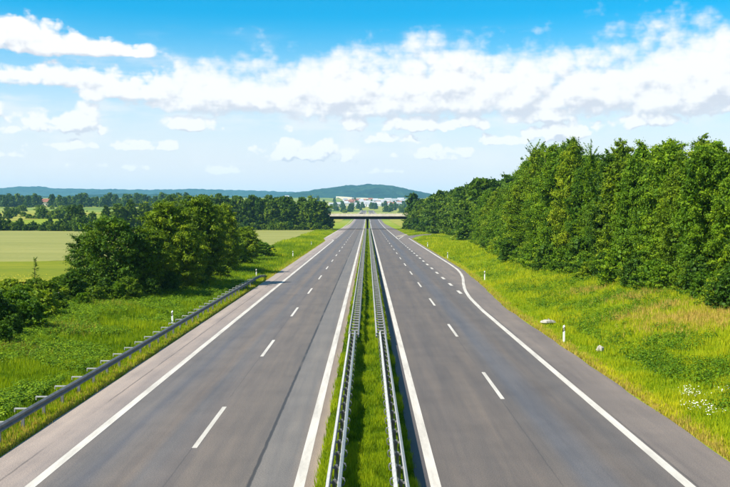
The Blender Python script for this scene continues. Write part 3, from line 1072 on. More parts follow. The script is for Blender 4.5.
def plant_meshes(seed, H, R, kind, base, nclump, per, size, name='tree', ragged=.35, trunk_r=None, fill=.15, spiky=False, cl=1.0):
    """crown and trunk meshes of one plant standing at the origin"""
    rng = np.random.default_rng(seed)
    t = rng.uniform(0, 1, nclump * 4)
    keep = rng.uniform(0, 1, len(t)) < (crown_profile(kind, t) * .85 + .15)
    t = t[keep][:nclump]
    n = len(t)
    ang = np.arange(n) * 2.39996 + rng.uniform(-.5, .5, n)
    rr = R * crown_profile(kind, t) * (1 - ragged * rng.uniform(0, 1, n) ** 1.5) * rng.uniform(.55, 1.0, n) ** .35
    # lopsided outline: a few low-frequency lobes
    rr = rr * (1 + .16 * np.sin(ang * 2 + seed) + .13 * np.sin(ang * 3 + seed * 2.1 + t * 7))
    zz = base + (H - base) * t
    C = np.stack([np.cos(ang) * rr, np.sin(ang) * rr, zz], 1)
    C[:, 2] += rng.normal(0, .02 * H, n)
    crad = (.05 * H + .11 * R) * rng.uniform(.45, 1.05, n) * (.7 + .3 * (1 - t)) * cl
    VS, FS, TT = [], [], []
    off = 0
    for i in range(n):
        m_ = int(per * (crad[i] / crad.mean()) ** 1.6 * rng.uniform(.75, 1.25)) + 4
        d = rng.normal(size=(m_, 3))
        d /= np.linalg.norm(d, axis=1, keepdims=True)
        rad = crad[i] * np.abs(rng.normal(0, .56, m_)).clip(0, 1.6)
        axis = np.array([np.cos(ang[i]), np.sin(ang[i]), rng.normal(.15, .35)])
        axis /= np.linalg.norm(axis)
        if spiky:
            out = np.array([np.cos(ang[i]), np.sin(ang[i]), .12 + 1.2 * t[i] ** 3])
            along = rng.uniform(-1.5, 1.5, m_)[:, None] * crad[i]
            P = C[i] + out * along + d * rad[:, None] * np.array([.5, .5, .42]) * (1.3 - np.abs(along) / (1.25 * crad[i])).clip(.12)
            N = d * .4 + np.array([0, 0, .9])
        else:
            P = C[i] + d * rad[:, None] * np.array([1.05, 1.05, .68]) * rng.uniform(.75, 1.3, 3) + axis * (rng.normal(0, .45 * crad[i], m_))[:, None]
            N = d * .9 + rng.normal(0, .4, (m_, 3)) + np.array([0, 0, .4])
        P[:, 2] = np.maximum(P[:, 2], .05 * size + rng.uniform(0, .3 * size, m_))
        v, f = leaf_quads(rng, P, N, size)
        VS.append(v)
        FS.append(f + off)
        off += len(v)
        tt = .47 + rng.normal(0, .14) + rng.normal(0, .12, m_)
        TT.append(np.repeat(tt, 4))
    if fill > 0:  # inner leaves tinted darker: shade inside the crown put into their colour
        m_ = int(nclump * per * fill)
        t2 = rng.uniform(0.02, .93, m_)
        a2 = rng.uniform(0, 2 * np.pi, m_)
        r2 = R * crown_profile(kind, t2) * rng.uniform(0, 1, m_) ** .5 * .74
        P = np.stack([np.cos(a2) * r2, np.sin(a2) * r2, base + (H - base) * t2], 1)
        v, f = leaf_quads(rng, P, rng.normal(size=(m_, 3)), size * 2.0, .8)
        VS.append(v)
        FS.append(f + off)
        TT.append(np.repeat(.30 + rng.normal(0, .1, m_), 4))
    V = np.concatenate(VS)
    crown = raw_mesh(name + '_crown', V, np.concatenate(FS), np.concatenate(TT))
    CROWN_H[crown.name] = float(np.percentile(V[:, 2], 99.7))
    tr = trunk_r or (.014 * H + .03)
    b = MB()
    top = H * (.9 if kind in ('cone', 'column', 'oval') else .72)
    lean = rng.normal(0, .03 * H, 2)
    tp = [(0, 0, -.35), (0, 0, 0.05), (lean[0] * .3, lean[1] * .3, top * .35), (lean[0] * .7, lean[1] * .7, top * .7), (lean[0], lean[1], top)]
    b.tube(tp, [tr * 1.5, tr * 1.15, tr * .8, tr * .5, tr * .15], 7)
    for j in rng.choice(n, min(n, 26), replace=False):
        e = C[j]
        z0 = max(.12 * H * rng.uniform(.5, 1.2), e[2] * rng.uniform(.45, .8))
        z0 = min(z0, top * .95)
        fr = z0 / top
        s = np.array([lean[0] * fr, lean[1] * fr, z0])
        mid = (s + e) / 2 + np.array([0, 0, .03 * H])
        r0 = tr * .42 * (1 - .6 * fr)
        b.tube([s, mid, e], [r0, r0 * .65, r0 * .2], 5, False)
    return crown, b.mesh(name + '_trunk')


CROWN_H = {}


def plant(name, meshes, loc, label, cat, group=None, rz=None, scale=None, height=None, wide=None):
    """one plant; height in metres, or a scale"""
    rz = random.uniform(0, 6.28) if rz is None else rz
    if height is not None:
        sz = height / CROWN_H[meshes[0].name]
        sx = wide if wide is not None else sz
    else:
        sz = sx = scale or 1.0
    root = empty(name, loc, label, cat, group, rz, (sx, sx, sz))
    link('crown', meshes[0], None, root)
    link('trunk', meshes[1], None, root)
    return root


def proto(mat, *a, **k):
    c, t = plant_meshes(*a, **k)
    c.materials.append(M[mat])
    t.materials.append(M['bark'])
    return c, t


# seed, height, radius, kind, base, clumps, leaves per clump, leaf half-length
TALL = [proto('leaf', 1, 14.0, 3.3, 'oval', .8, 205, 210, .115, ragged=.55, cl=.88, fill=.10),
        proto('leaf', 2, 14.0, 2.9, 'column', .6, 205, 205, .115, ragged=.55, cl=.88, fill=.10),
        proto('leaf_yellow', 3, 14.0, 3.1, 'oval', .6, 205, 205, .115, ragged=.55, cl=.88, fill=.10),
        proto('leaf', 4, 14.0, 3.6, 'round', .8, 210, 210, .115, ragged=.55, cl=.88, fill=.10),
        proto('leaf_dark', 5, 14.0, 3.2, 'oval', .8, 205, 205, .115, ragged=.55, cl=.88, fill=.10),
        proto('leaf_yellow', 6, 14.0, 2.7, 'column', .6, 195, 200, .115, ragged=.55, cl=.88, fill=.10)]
TALLN = ['green egg-shaped', 'green upright', 'yellow green egg-shaped', 'broad round-headed green', 'dark green egg-shaped', 'yellow green upright']
SPIKY = [proto('leaf', 21, 15.0, 3.0, 'cone', .8, 190, 120, .12, ragged=.55, spiky=True),
         proto('leaf_dark', 22, 15.0, 2.8, 'cone', .8, 180, 120, .12, ragged=.55, spiky=True)]
BUSH = [proto('leaf', 31, 3.2, 2.2, 'bush', .1, 70, 110, .085, ragged=.45),
        proto('leaf_yellow', 32, 2.8, 2.4, 'bush', .1, 70, 110, .085, ragged=.5),
        proto('leaf_dark', 33, 3.4, 2.0, 'bush', .1, 70, 110, .085, ragged=.45),
        proto('leaf', 34, 2.2, 1.7, 'bush', .05, 50, 90, .075, ragged=.55)]
BUSHN = ['green', 'yellow green', 'dark green', 'small green']
MEDT = [proto('leaf', 41, 9.5, 4.0, 'round', .4, 230, 180, .098, ragged=.55, cl=.85),
        proto('leaf_yellow', 42, 9.0, 3.8, 'round', .3, 230, 180, .098, ragged=.55, cl=.85),
        proto('leaf', 43, 8.5, 4.2, 'bush', .3, 230, 180, .098, ragged=.55, cl=.85),
        proto('leaf_dark', 44, 7.0, 3.6, 'round', .4, 170, 130, .10, ragged=.65, fill=.06, cl=1.15)]
MEDN = ['green', 'yellow green', 'dark green', 'loose dark green']
FART = [proto('leaf_far', 51, 17, 5.6, 'round', .6, 90, 75, .36, ragged=.45),
        proto('leaf_far', 52, 18, 4.8, 'oval', .6, 90, 75, .36, ragged=.45),
        proto('leaf_far', 53, 15, 6.2, 'bush', .4, 90, 75, .36, ragged=.45),
        proto('leaf_dark', 54, 18, 4.4, 'column', .6, 90, 75, .36, ragged=.45)]
FARN = ['rounded', 'egg-shaped', 'broad low-branched', 'narrow dark']
FARB = [proto('leaf_far', 61, 5.0, 3.6, 'bush', .1, 40, 50, .26),
        proto('leaf_yellow', 62, 4.0, 3.6, 'bush', .1, 40, 50, .26),
        proto('leaf_dark', 63, 5.5, 3.4, 'bush', .1, 40, 50, .26)]
FBN = ['green', 'yellow green', 'dark']
VFAR = [proto('leaf_far', 71, 16, 7.0, 'bush', .4, 44, 36, .72, ragged=.5),
        proto('leaf_far', 72, 18, 6.0, 'round', .5, 44, 36, .72, ragged=.5),
        proto('leaf_dark', 73, 17, 6.5, 'bush', .4, 44, 36, .72, ragged=.5)]
VFN = ['broad green', 'round-headed green', 'dark']


def grown(name, lst, names, j, loc, where, cat, group, sink=.1, **kw):
    """a plant whose label tells its kind and its place"""
    return plant(name, lst[j], (loc[0], loc[1], loc[2] - sink), names[j] + ' ' + cat + ' ' + where, cat, names[j] + ' ' + group, **kw)


# ---- dense row of trees on the right-hand bank; their tops follow the skyline of the wood
EDGE = np.array([(50, 23.0), (62, 23.4), (80, 22.4), (100, 20.4), (115, 20.0), (130, 21.0), (150, 22.5), (180, 24.0), (215, 26.5)])
edge = lambda y: float(np.interp(y, EDGE[:, 0], EDGE[:, 1]))
SKYL = np.array([(440, 190), (470, 188), (515, 185), (521, 180), (528, 164), (536, 148), (545, 146), (556, 147), (566, 144), (578, 145), (590, 149), (604, 149), (620, 143), (634, 146), (645, 144), (660, 146), (668, 146),
                 (678, 137), (690, 134), (702, 137), (712, 148), (720, 150), (735, 143), (800, 142), (1000, 140)], float)


def wood_height(x, y, z, slack):
    px = VPX + x / y * F_PX
    return CAM_H + (VPY - (float(np.interp(px, SKYL[:, 0], SKYL[:, 1])) + slack)) / F_PX * y - z


ORD = ['first', 'second', 'third', 'fourth', 'fifth', 'sixth', 'seventh', 'eighth', 'ninth', 'tenth', 'eleventh', 'twelfth', 'thirteenth', 'fourteenth', 'fifteenth', 'sixteenth', 'seventeenth', 'eighteenth', 'nineteenth', 'twentieth', 'twenty-first', 'twenty-second', 'twenty-third', 'twenty-fourth']
front, second = [], []
ti = 0
y = 50.5
while y < 116:
    x = edge(y) + random.uniform(2.0, 3.0)
    z = ground_z(x, y)
    hh = wood_height(x, y, z, random.choice((0, 4, 10, 18, 30, 44)))
    front.append(grown('deciduous_tree', TALL, TALLN, (ti * 5 + ti // 4) % 6, (x, y, z), 'in the front row on the grassy bank', 'tree', 'trees of the front row', height=hh, wide=random.uniform(.62, .82) * min(1, hh / 11.5)))
    x2 = x + random.uniform(3.5, 5)
    y2 = y + random.uniform(.5, 2.5)
    z = ground_z(x2, y2)
    hh = wood_height(x2, y2, z, random.choice((-5, -2, 1, 6, 11)))
    grown('deciduous_tree', TALL, TALLN, (ti * 2 + 1 + ti // 3) % 6, (x2, y2, z), 'behind the front row on the bank', 'tree', 'trees of the second row', height=hh, wide=random.uniform(.66, .85))
    y += random.uniform(3.0, 4.2)
    ti += 1
for o_, nm in zip(front[::-1], ORD):
    o_['label'] = o_['label'].replace('in the front row on the grassy bank', 'of the front row on the bank, ' + nm + ' from its feathery end')
    o_['group'] = 'front row of trees on the bank'
for (x, y) in ((30.5, 58), (32, 66), (33, 75), (33.5, 86), (32.5, 96), (31, 106)):
    z = ground_z(x, y)
    grown('deciduous_tree', TALL, TALLN, ti % 6, (x, y, z), 'deep in the wood on the bank', 'tree', 'trees deep in the wood', height=wood_height(x, y, z, random.uniform(-2, 6)), wide=.95)
    ti += 1
for px, Y, top, k_, wd, lab in ((534, 115, 143, 0, .95, 'tall feathery tree with layered boughs at the end of the tall row'),
                                (547, 106, 146, 1, .9, 'dark feathery tree with layered boughs just inside the end of the tall row'),
                                (590, 92, 144, 0, .62, 'spire-topped feathery tree sticking out of the leafy row'),
                                (577, 99, 142, 1, .6, 'dark spire-topped tree sticking out of the leafy row')):
    p = on(px, Y)
    plant('feathery_tree', SPIKY[k_], (p.x, p.y, p.z - .1), lab, 'tree', height=CAM_H + (VPY - top) / F_PX * Y - p.z, wide=wd)
y = 123.0
while y < 205:
    x = edge(y) + random.uniform(1.5, 3.0)
    z = ground_z(x, y)
    grown('deciduous_tree', MEDT, MEDN, ti % 3, (x, y, z), 'in the lower stretch of the row past the tall trees', 'tree', 'trees of the lower row', height=wood_height(x, y, z, random.uniform(3, 16)), wide=random.uniform(.85, 1.0))
    x2 = x + random.uniform(5, 7)
    z = ground_z(x2, y)
    grown('deciduous_tree', MEDT, MEDN, (ti + 1) % 3, (x2, y + 2, z), 'behind the lower stretch of the row', 'tree', 'trees behind the lower row', height=wood_height(x2, y, z, random.uniform(-2, 5)), wide=random.uniform(.95, 1.15))
    y += random.uniform(5.0, 7.0)
    ti += 1
y = 50.0
bi = 0
while y < 200:
    x = edge(y) + random.uniform(-.7, 1.1)
    grown('shrub', BUSH, BUSHN, (bi * 3 + bi // 5) % 4, (x, y, ground_z(x, y)), 'at the foot of the trees on the bank', 'shrub', 'shrubs at the foot of the trees', .05, scale=random.uniform(.6, 1.1))
    y += random.uniform(1.3, 2.4) * (1 if y < 115 else 1.8)
    bi += 1

# ---- far wood on the right, up to the overpass
for k_ in range(40):
    Y = 232 + (k_ // 2) * 8.8 + random.uniform(-2, 2)
    X = 31.0 + (k_ % 2) * 7 + random.uniform(-2, 2) - max(0, (Y - 290)) * .078
    grown('deciduous_tree', FART, FARN, (k_ * 3 + k_ // 7) % 4, (X, Y, ground_z(X, Y)), 'in the far wood between exit ramp and overpass', 'tree', 'trees of the far wood', .2, scale=random.uniform(.78, 1.0) * float(np.interp(Y, [230, 320, 400], [1.06, 1.08, .93])))
for Y, X in ((428, 22), (434, 26), (440, 21.5), (452, 25), (470, 27), (446, 32)):
    grown('deciduous_tree', FART, FARN, int(X) % 4, (X, Y, ground_z(X, Y)), 'just past the overpass on the wooded side', 'tree', 'trees past the overpass', .2, scale=.7)
for Y, X in ((236, 29), (246, 30.5), (262, 31), (285, 34), (300, 32), (318, 28.5), (335, 27), (350, 24), (362, 23), (378, 20.5), (390, 20), (398, 22)):
    grown('shrub', FARB, FBN, int(Y) % 3, (X - 2, Y, ground_z(X - 2, Y)), 'along the edge of the far wood', 'bush', 'bushes of the far wood', .1, scale=random.uniform(.7, 1.1))

# ---- bushes and trees beside the roadside rail, on the left
SPOT = [  # px, base y, top y, prototype list, index, width, name, label
    (198, 282, 198, MEDT, 1, .95, 'deciduous_tree', 'tallest sunlit tree of the clump behind the roadside rail'),
    (168, 286, 203, MEDT, 1, .9, 'deciduous_tree', 'broad leafy tree in the middle of the clump behind the roadside rail'),
    (222, 272, 205, MEDT, 1, .8, 'deciduous_tree', 'leafy tree at the overpass end of the clump behind the roadside rail'),
    (184, 288, 224, MEDT, 1, .75, 'deciduous_tree', 'low leafy tree at the front of the clump behind the roadside rail'),
    (146, 291, 228, MEDT, 1, .70, 'deciduous_tree', 'yellowish low tree between the loose dark tree and the clump'),
    (112, 292, 217, MEDT, 3, .95, 'deciduous_tree', 'loose dark tree with open boughs in front of the wheat field'),
    (88, 290, 236, MEDT, 3, .62, 'deciduous_tree', 'small loose tree leaning out from the loose dark tree'),
    (208, 268, 213, MEDT, 2, .95, 'deciduous_tree', 'dark tree tucked behind the clump'),
    (246, 260, 227, MEDT, 1, .75, 'shrub', 'rounded shrub standing alone past the clump of trees'),
    (232, 264, 236, BUSH, 1, 1.4, 'shrub', 'small yellowish shrub leaning on the lone rounded shrub'),
    (262, 257, 241, BUSH, 0, 1.2, 'shrub', 'small green shrub on the verge side of the lone rounded shrub'),
]
for px, by, ty, lst, j, wd, nm, lab in SPOT:
    p = hit(px, by)
    plant(nm, lst[j], (p.x, p.y, p.z - .08), lab, 'tree' if 'tree' in nm else 'shrub', height=(by - ty) / F_PX * p.y * 1.02, wide=wd)
LOWB = [(72, 301, 267, 2), (95, 303, 281, 1), (60, 296, 273, 0), (40, 318, 281, 1), (18, 322, 278, 0), (4, 318, 274, 1), (-8, 330, 286, 2), (28, 330, 297, 3), (55, 312, 285, 2),
        (118, 300, 280, 0), (12, 338, 308, 2), (0, 345, 315, 0), (82, 306, 291, 3), (150, 296, 276, 2), (35, 300, 275, 1), (10, 298, 274, 1), (22, 308, 276, 0), (48, 304, 277, 1), (128, 298, 270, 1),
        (105, 299, 270, 2), (200, 285, 262, 0), (215, 278, 256, 1), (170, 292, 268, 2)]
WHERE = ['rounded green shrub in the thicket below the green crop', 'yellow green shrub in the thicket below the green crop', 'dark shrub in the thicket below the green crop', 'small leafy shrub at the rail side of the thicket']
for i, (px, by, ty, j) in enumerate(LOWB):
    p = hit(px, by)
    lab = WHERE[j] if px < 100 else WHERE[j].replace('thicket below the green crop', 'undergrowth of the roadside tree clump')
    plant('shrub', BUSH[j], (p.x, p.y, p.z - .05), lab, 'shrub', lab.split(' in ')[0] + (' of the thicket' if px < 100 else ' of the undergrowth'), height=(by - ty) / F_PX * p.y * random.uniform(.72, .95))
sap = proto('leaf_dark', 81, 3.6, .5, 'cone', .6, 70, 22, .07, ragged=.5, fill=0, trunk_r=.03, cl=.6, spiky=True)
p = hit(36, 296)
plant('sapling', sap, (p.x, p.y, p.z), 'thin upright sapling rising out of the thicket', 'sapling', height=(296 - 257) / F_PX * p.y)

# ---- hedge and trees behind the wheat field
for i in range(24):
    px = -14 + i * 4.3
    p = on(px, 338 + random.uniform(-1.5, 3))
    grown('hedge_bush', FARB, FBN, 2 if i % 3 else 0, p, 'in the hedge along the far edge of the wheat field', 'bush', 'hedge bushes', .1, scale=random.choice((.55, .7, .85, 1.1)))
for i, (px, Y, s) in enumerate(((72, 350, .66), (80, 356, .62), (92, 352, .52), (118, 362, .70), (130, 366, .76), (144, 372, .80), (160, 378, .8), (106, 374, .60), (20, 372, .30), (50, 380, .28))):
    p = on(px, Y)
    grown('deciduous_tree', FART, FARN, i % 3, p, 'behind the hedge of the wheat field', 'tree', 'trees behind the hedge', .2, scale=s)
for i in range(34):
    px = random.uniform(-25, 80)
    Y = random.choice([500, 540, 600, 640, 690, 740, 790])
    p = on(px, Y)
    grown('meadow_bush', FARB, FBN, 1 if i % 4 else 0, p, 'dotted on the yellow green meadow', 'bush', 'meadow bushes', .1, scale=random.uniform(.7, 1.5))
# ---- dark row of trees left of the overpass
for i in range(46):
    f = i / 45
    px = 172 + f * 150
    Y = 386 + (i % 2) * 6.5 + random.uniform(-1.5, 1.5)
    p = on(px, Y)
    top = 195.5 + random.uniform(-2.5, 5) + 2.5 * f
    grown('deciduous_tree', FART, FARN, (i * 3 + i // 5) % 4, p, 'in the belt behind the pale field, beside the overpass', 'tree', 'trees of the belt beside the overpass', .3, height=CAM_H + (VPY - top) / F_PX * Y - p.z, wide=random.uniform(.62, .85))
for (px, Y, s_) in ((325, 396, .50), (329, 399, .34), (331, 428, .4)):
    p = on(px, Y)
    grown('deciduous_tree', FART, FARN, int(px) % 4, p, 'at the end of the overpass where the belt stops', 'tree', 'trees at the overpass end', .3, scale=s_)
for i in range(30):
    p = on(180 + i * 5 + random.uniform(-2, 2), 382 + random.uniform(-2, 1))
    grown('shrub', FARB, FBN, (0, 2, 1)[i % 3], p, 'at the foot of the belt of trees beside the overpass', 'bush', 'bushes at the foot of the belt', .1, scale=random.uniform(.5, 1.0))
# ---- wood edge farther off
for i in range(50):
    px = -20 + i * 4.2 + random.uniform(-1.5, 1.5)
    if 43 < px < 51:
        continue
    p = on(px, 960 + random.uniform(-40, 60))
    grown('deciduous_tree', VFAR, VFN, i % 3, p, 'at the distant wood edge beyond the meadow', 'tree', 'trees of the distant wood edge', .4, scale=random.uniform(.62, 1.0))
# ---- scattered trees round the town
for i in range(70):
    px, py = random.uniform(316, 414), random.uniform(201.5, 213.0)
    p = hit(px, py)
    if p is None or (p.y < 1500 and abs(p.x) < 22) or p.y < 700:
        continue
    grown('deciduous_tree', VFAR, VFN, i % 3, p, 'among the houses of the town', 'tree', 'trees in the town', .4, scale=random.uniform(.4, .85))

# ---- hedges and thickets on the plain beyond the overpass
for i in range(46):
    px, py = random.uniform(316, 414), random.uniform(206.5, 213.2)
    p = hit(px, py)
    if p is None or abs(p.x) < 19 or p.y < 560:
        continue
    grown('plain_bush', FARB, FBN, (1, 0, 1, 2)[i % 4], p, 'in the thickets of the plain beyond the overpass', 'bush', 'bushes of the plain', .1, scale=random.uniform(1.0, 2.0))

# ------------------------------------------------------------------ the town under the hill
def house(kind):
    L, Wd, H, R_ = {'house': (11, 9, 5.0, 4.0), 'block': (18, 11, 8.5, 3.0), 'hall': (30, 16, 5.5, 2.6)}[kind]
    w = MB().box(-L / 2, L / 2, -Wd / 2, Wd / 2, -3, H).mesh('wall')
    o = .5
    r = MB().add([(-L / 2 - o, -Wd / 2 - o, H - .2), (L / 2 + o, -Wd / 2 - o, H - .2), (L / 2 + o, Wd / 2 + o, H - .2), (-L / 2 - o, Wd / 2 + o, H - .2), (-L / 2 - o, 0, H + R_), (L / 2 + o, 0, H + R_)],
                 [(0, 1, 5, 4), (2, 3, 4, 5), (1, 2, 5), (3, 0, 4), (3, 2, 1, 0)]).mesh('roof')
    wins = []
    nf = max(1, int(H // 3))
    nw = max(3, int(L // 4))
    wm_ = MB().box(-.7, .7, -.06, .06, -.8, .8).mesh('window')
    for fl in range(nf):
        for q in range(nw):
            wins.append(((q + .5) / nw * L - L / 2, -Wd / 2 - .05, 1.7 + fl * 3.0))
    return w, r, wm_, wins


KIT = {k_: house(k_) for k_ in ('house', 'block', 'hall')}
for k_ in KIT:
    KIT[k_][2].materials.append(M['glass'])


def put_house(px, py, kind, wall, roof, label, group, rz):
    p = hit(px, py)
    if p is None:
        return
    w, r, wm_, wins = KIT[kind]
    root = empty({'house': 'house', 'block': 'apartment_block', 'hall': 'factory_hall'}[kind], (p.x, p.y, p.z), label, {'house': 'house', 'block': 'apartment block', 'hall': 'hall'}[kind], group, rz)
    for nm, me, mt in (('wall', w, wall), ('roof', r, roof)):
        o = link(nm, me, None, root)
        if len(me.materials) == 0:
            me.materials.append(M['house_white'])
        o.material_slots[0].link = 'OBJECT'
        o.material_slots[0].material = M[mt]
    for c in wins:
        link('window', wm_, None, root, c)


for i in range(44):
    px = random.uniform(344, 404)
    py = random.uniform(200.8, 207.0)
    wall = 'house_white' if i % 4 else 'house_cream'
    roof = 'roof_grey' if i % 3 else 'roof_red'
    lab = {('house_white', 'roof_grey'): 'white house with a grey roof in the town under the hill', ('house_white', 'roof_red'): 'white house with a red roof in the town under the hill',
           ('house_cream', 'roof_grey'): 'cream house with a grey roof in the town under the hill', ('house_cream', 'roof_red'): 'cream house with a red roof in the town under the hill'}[(wall, roof)]
    put_house(px, py, 'house', wall, roof, lab, lab.replace('house', 'houses').split(' in ')[0], random.uniform(-.6, .6))
for i, (px, py) in enumerate(((388, 202.5), (395, 203.2), (401, 202.0), (377, 204), (369, 206.6), (364, 205.5))):
    put_house(px, py, 'block', 'house_white', 'roof_grey', 'white apartment block standing above the town houses', 'apartment blocks', random.uniform(-.3, .3))
for px, py in ((336, 206.5), (343, 205.8)):
    put_house(px, py, 'hall', 'house_cream', 'roof_grey', 'long pale hall near the overpass end', 'pale halls', random.uniform(-.2, .2))
put_house(287, 198.6, 'house', 'house_white', 'roof_grey', 'lone white house on the wooded rise', None, .1)
put_house(47, 206, 'house', 'house_cream', 'roof_red', 'lone farmhouse in the gap of the wood edge', None, .2)


def hill_patch(name, quad, mat, label, off=2.5):
    q = [hit(px, py) for px, py in quad]
    n = 14
    vs, fs = [], []
    for j in range(n + 1):
        for i in range(n + 1):
            s, t = i / n, j / n
            p = (q[0] * (1 - s) + q[1] * s) * (1 - t) + (q[3] * (1 - s) + q[2] * s) * t
            vs.append((p.x, p.y, surf(p.x, p.y) + off))
    for j in range(n):
        for i in range(n):
            a = j * (n + 1) + i
            fs.append((a, a + 1, a + n + 2, a + n + 1))
    return tag(link(name, raw_mesh(name, vs, fs), mat, smooth=True), label, 'field', kind='structure')


hill_patch('hillside_field', [(342, 200.6), (366, 201.2), (352, 197.9), (336, 196.9)], M['stubble'], 'pale cleared field low on the wooded hill')
hill_patch('hillside_field', [(357, 199.6), (388, 201.0), (380, 199.6), (353, 198.2)], M['stubble'], 'narrow pale field running above the town')

# ------------------------------------------------------------------ grass and small things on the banks
def blades(name, mat, P, Hs, T, label, wd=.022, lean=.35, nb=3, group=None):
    """nb bent blades at each point"""
    n = len(P)
    P = np.repeat(P, nb, 0)
    Hs = np.repeat(Hs, nb) * RNG.uniform(.6, 1.25, n * nb)
    T = np.repeat(T, nb) + RNG.normal(0, .13, n * nb)
    a = RNG.uniform(0, 2 * np.pi, n * nb)
    P = P + np.stack([RNG.normal(0, .05, n * nb), RNG.normal(0, .05, n * nb), np.zeros(n * nb)], 1)
    la = RNG.uniform(0, 2 * np.pi, n * nb)
    L = np.stack([np.cos(la), np.sin(la)], 1) * (RNG.uniform(.1, 1, n * nb) * lean * Hs)[:, None]
    dx = np.stack([np.cos(a), np.sin(a)], 1) * (wd * (.7 + Hs))[:, None]
    b0 = P.copy()
    b0[:, :2] -= dx
    b1 = P.copy()
    b1[:, :2] += dx
    tip = P.copy()
    tip[:, :2] += L
    tip[:, 2] += Hs
    b0[:, 2] -= .03
    b1[:, 2] -= .03
    v = np.stack([b0, b1, tip], 1).reshape(-1, 3)
    f = np.arange(3 * n * nb).reshape(-1, 3)
    me = raw_mesh(name, v, f, np.repeat(T, 3))
    return tag(link(name, me, mat), label, 'grass', group, 'stuff')


def scatter(n, x0, x1, y0, y1, pw=1.6):
    """points thinned with distance"""
    u = RNG.uniform(0, 1, n)
    q = 1 - pw
    Y = (y0 ** q + u * (y1 ** q - y0 ** q)) ** (1 / q)
    X = RNG.uniform(x0, x1, n)
    return X, Y


def bank(n, x0, x1, y0, y1, side, name, label, tall=1.0, pw=1.6, hue=.0):
    X, Y = scatter(n, x0, x1, y0, y1, pw)
    if side > 0:
        lim = np.interp(Y, RIGHT_EDGE[:, 0], RIGHT_EDGE[:, 1]) + .05 + RNG.uniform(0, .25, n)
        keep = X > lim
        de = X - lim
    else:
        lim = np.interp(Y, LEFT_EDGE[:, 0], LEFT_EDGE[:, 1]) - .05 - RNG.uniform(0, .25, n)
        keep = (X < lim) & ((X > -22.2 + RNG.normal(0, .25, n)) | (Y < 132))
        de = lim - X
    X, Y, de = X[keep], Y[keep], de[keep]
    Z = plain(X, Y)
    big = fbm(X * .35, Y * .35, 21, 4)
    mid = fbm(X * 1.3, Y * 1.3, 31, 3)
    Hs = (.10 + .34 * sstep(.3, .75, .5 * big + .5 * mid) + .12 * mid) * (.45 + .55 * sstep(.2, 1.4, de)) * tall
    Hs = Hs * np.clip(1 + (Y - 60) / 260, 1, 1.6)
    T = .42 + hue + (big - .5) * .85 + (mid - .5) * .55 + .28 * (1 - sstep(0.1, 1.1, de))
    return blades(name, M['grass'], np.stack([X, Y, Z], 1), Hs * .85, T, label)


bank(150000, 11.2, 29, 22, 240, 1, 'verge_grass', 'tall yellow green grass covering the bank below the trees', hue=.04)
bank(150000, -30, -11.4, 24, 250, -1, 'verge_grass', 'rough green grass between roadside rail and thicket', 1.0, hue=-.33)
X, Y = scatter(60000, -1.4, 1.36, 18, 400, 1.7)
mid = fbm(X * 1.6, Y * .8, 41, 4)
blades('median_grass', M['grass'], np.stack([X, Y, plain(X, Y)], 1), (.09 + .22 * sstep(.35, .7, mid)) * np.clip(1 + (Y - 60) / 200, 1, 1.5), .36 + (mid - .5) * 1.2, 'clumpy green grass on the median strip', .02)
# coarse tufts farther along both verges
for side in (-1, 1):
    n = 22000
    Y = RNG.uniform(150, 400, n)
    lim = np.interp(Y, RIGHT_EDGE[:, 0], RIGHT_EDGE[:, 1]) if side > 0 else -np.interp(Y, LEFT_EDGE[:, 0], LEFT_EDGE[:, 1])
    de = RNG.uniform(0, 1, n) ** 1.4 * 16
    X = side * (lim + .3 + de)
    ramp_ = np.interp(Y, [255, 285, 312, 335, 350], [12, 16, 24, 40, 60])
    ok = (np.abs(np.abs(X) - ramp_) > 3.2) | (Y < 250) | (side < 0)
    ok &= (X > -22.2 + RNG.normal(0, .3, n)) | (Y > 382)
    X, Y, de = X[ok], Y[ok], de[ok]
    bg_ = fbm(X * .2, Y * .1, 51, 4)
    blades('verge_grass', M['grass'], np.stack([X, Y, plain(X, Y)], 1), (.22 + .5 * sstep(.35, .7, bg_)) * (.5 + .5 * sstep(.3, 3, de)), .44 + (bg_ - .5) * 1.3, ('coarse grass along the exit lane towards the overpass', 'coarse grass along the verge past the roadside rail')[side < 0], .06)


def weeds(name, n, x0, x1, y0, y1, label, seed):
    """low broad-leaved weeds in clumps among the grass"""
    rng = np.random.default_rng(seed)
    X, Y = scatter(n, x0, x1, y0, y1, 1.4)
    k_ = fbm(X * .3, Y * .3, seed, 3)
    ok = (k_ > .46) & (np.abs(X) > 13.6)
    X, Y = X[ok], Y[ok]
    m_ = 16
    s = rng.uniform(.12, .34, len(X))
    d = rng.normal(size=(len(X), m_, 3))
    d /= np.linalg.norm(d, axis=2, keepdims=True)
    d[:, :, 2] = np.abs(d[:, :, 2])
    base_ = np.stack([X, Y, plain(X, Y) + .10], 1)
    P = (base_[:, None, :] + d * s[:, None, None] * np.array([1, 1, 1.3])).reshape(-1, 3)
    v, f = leaf_quads(rng, P, (d.reshape(-1, 3) + np.array([0, 0, .5])), .055)
    T = np.repeat(np.repeat(rng.uniform(.1, .75, len(X)), m_) + rng.normal(0, .1, len(P)), 4)
    return tag(link(name, raw_mesh(name, v, f, T), M['leaf']), label, 'weeds', kind='stuff')


weeds('weeds', 13000, 13.6, 27, 24, 150, 'dark broad-leaved weeds scattered in the grass below the trees', 61)
weeds('weeds', 30000, -27, -13.6, 26, 150, 'dark broad-leaved weeds scattered between roadside rail and thicket', 62)
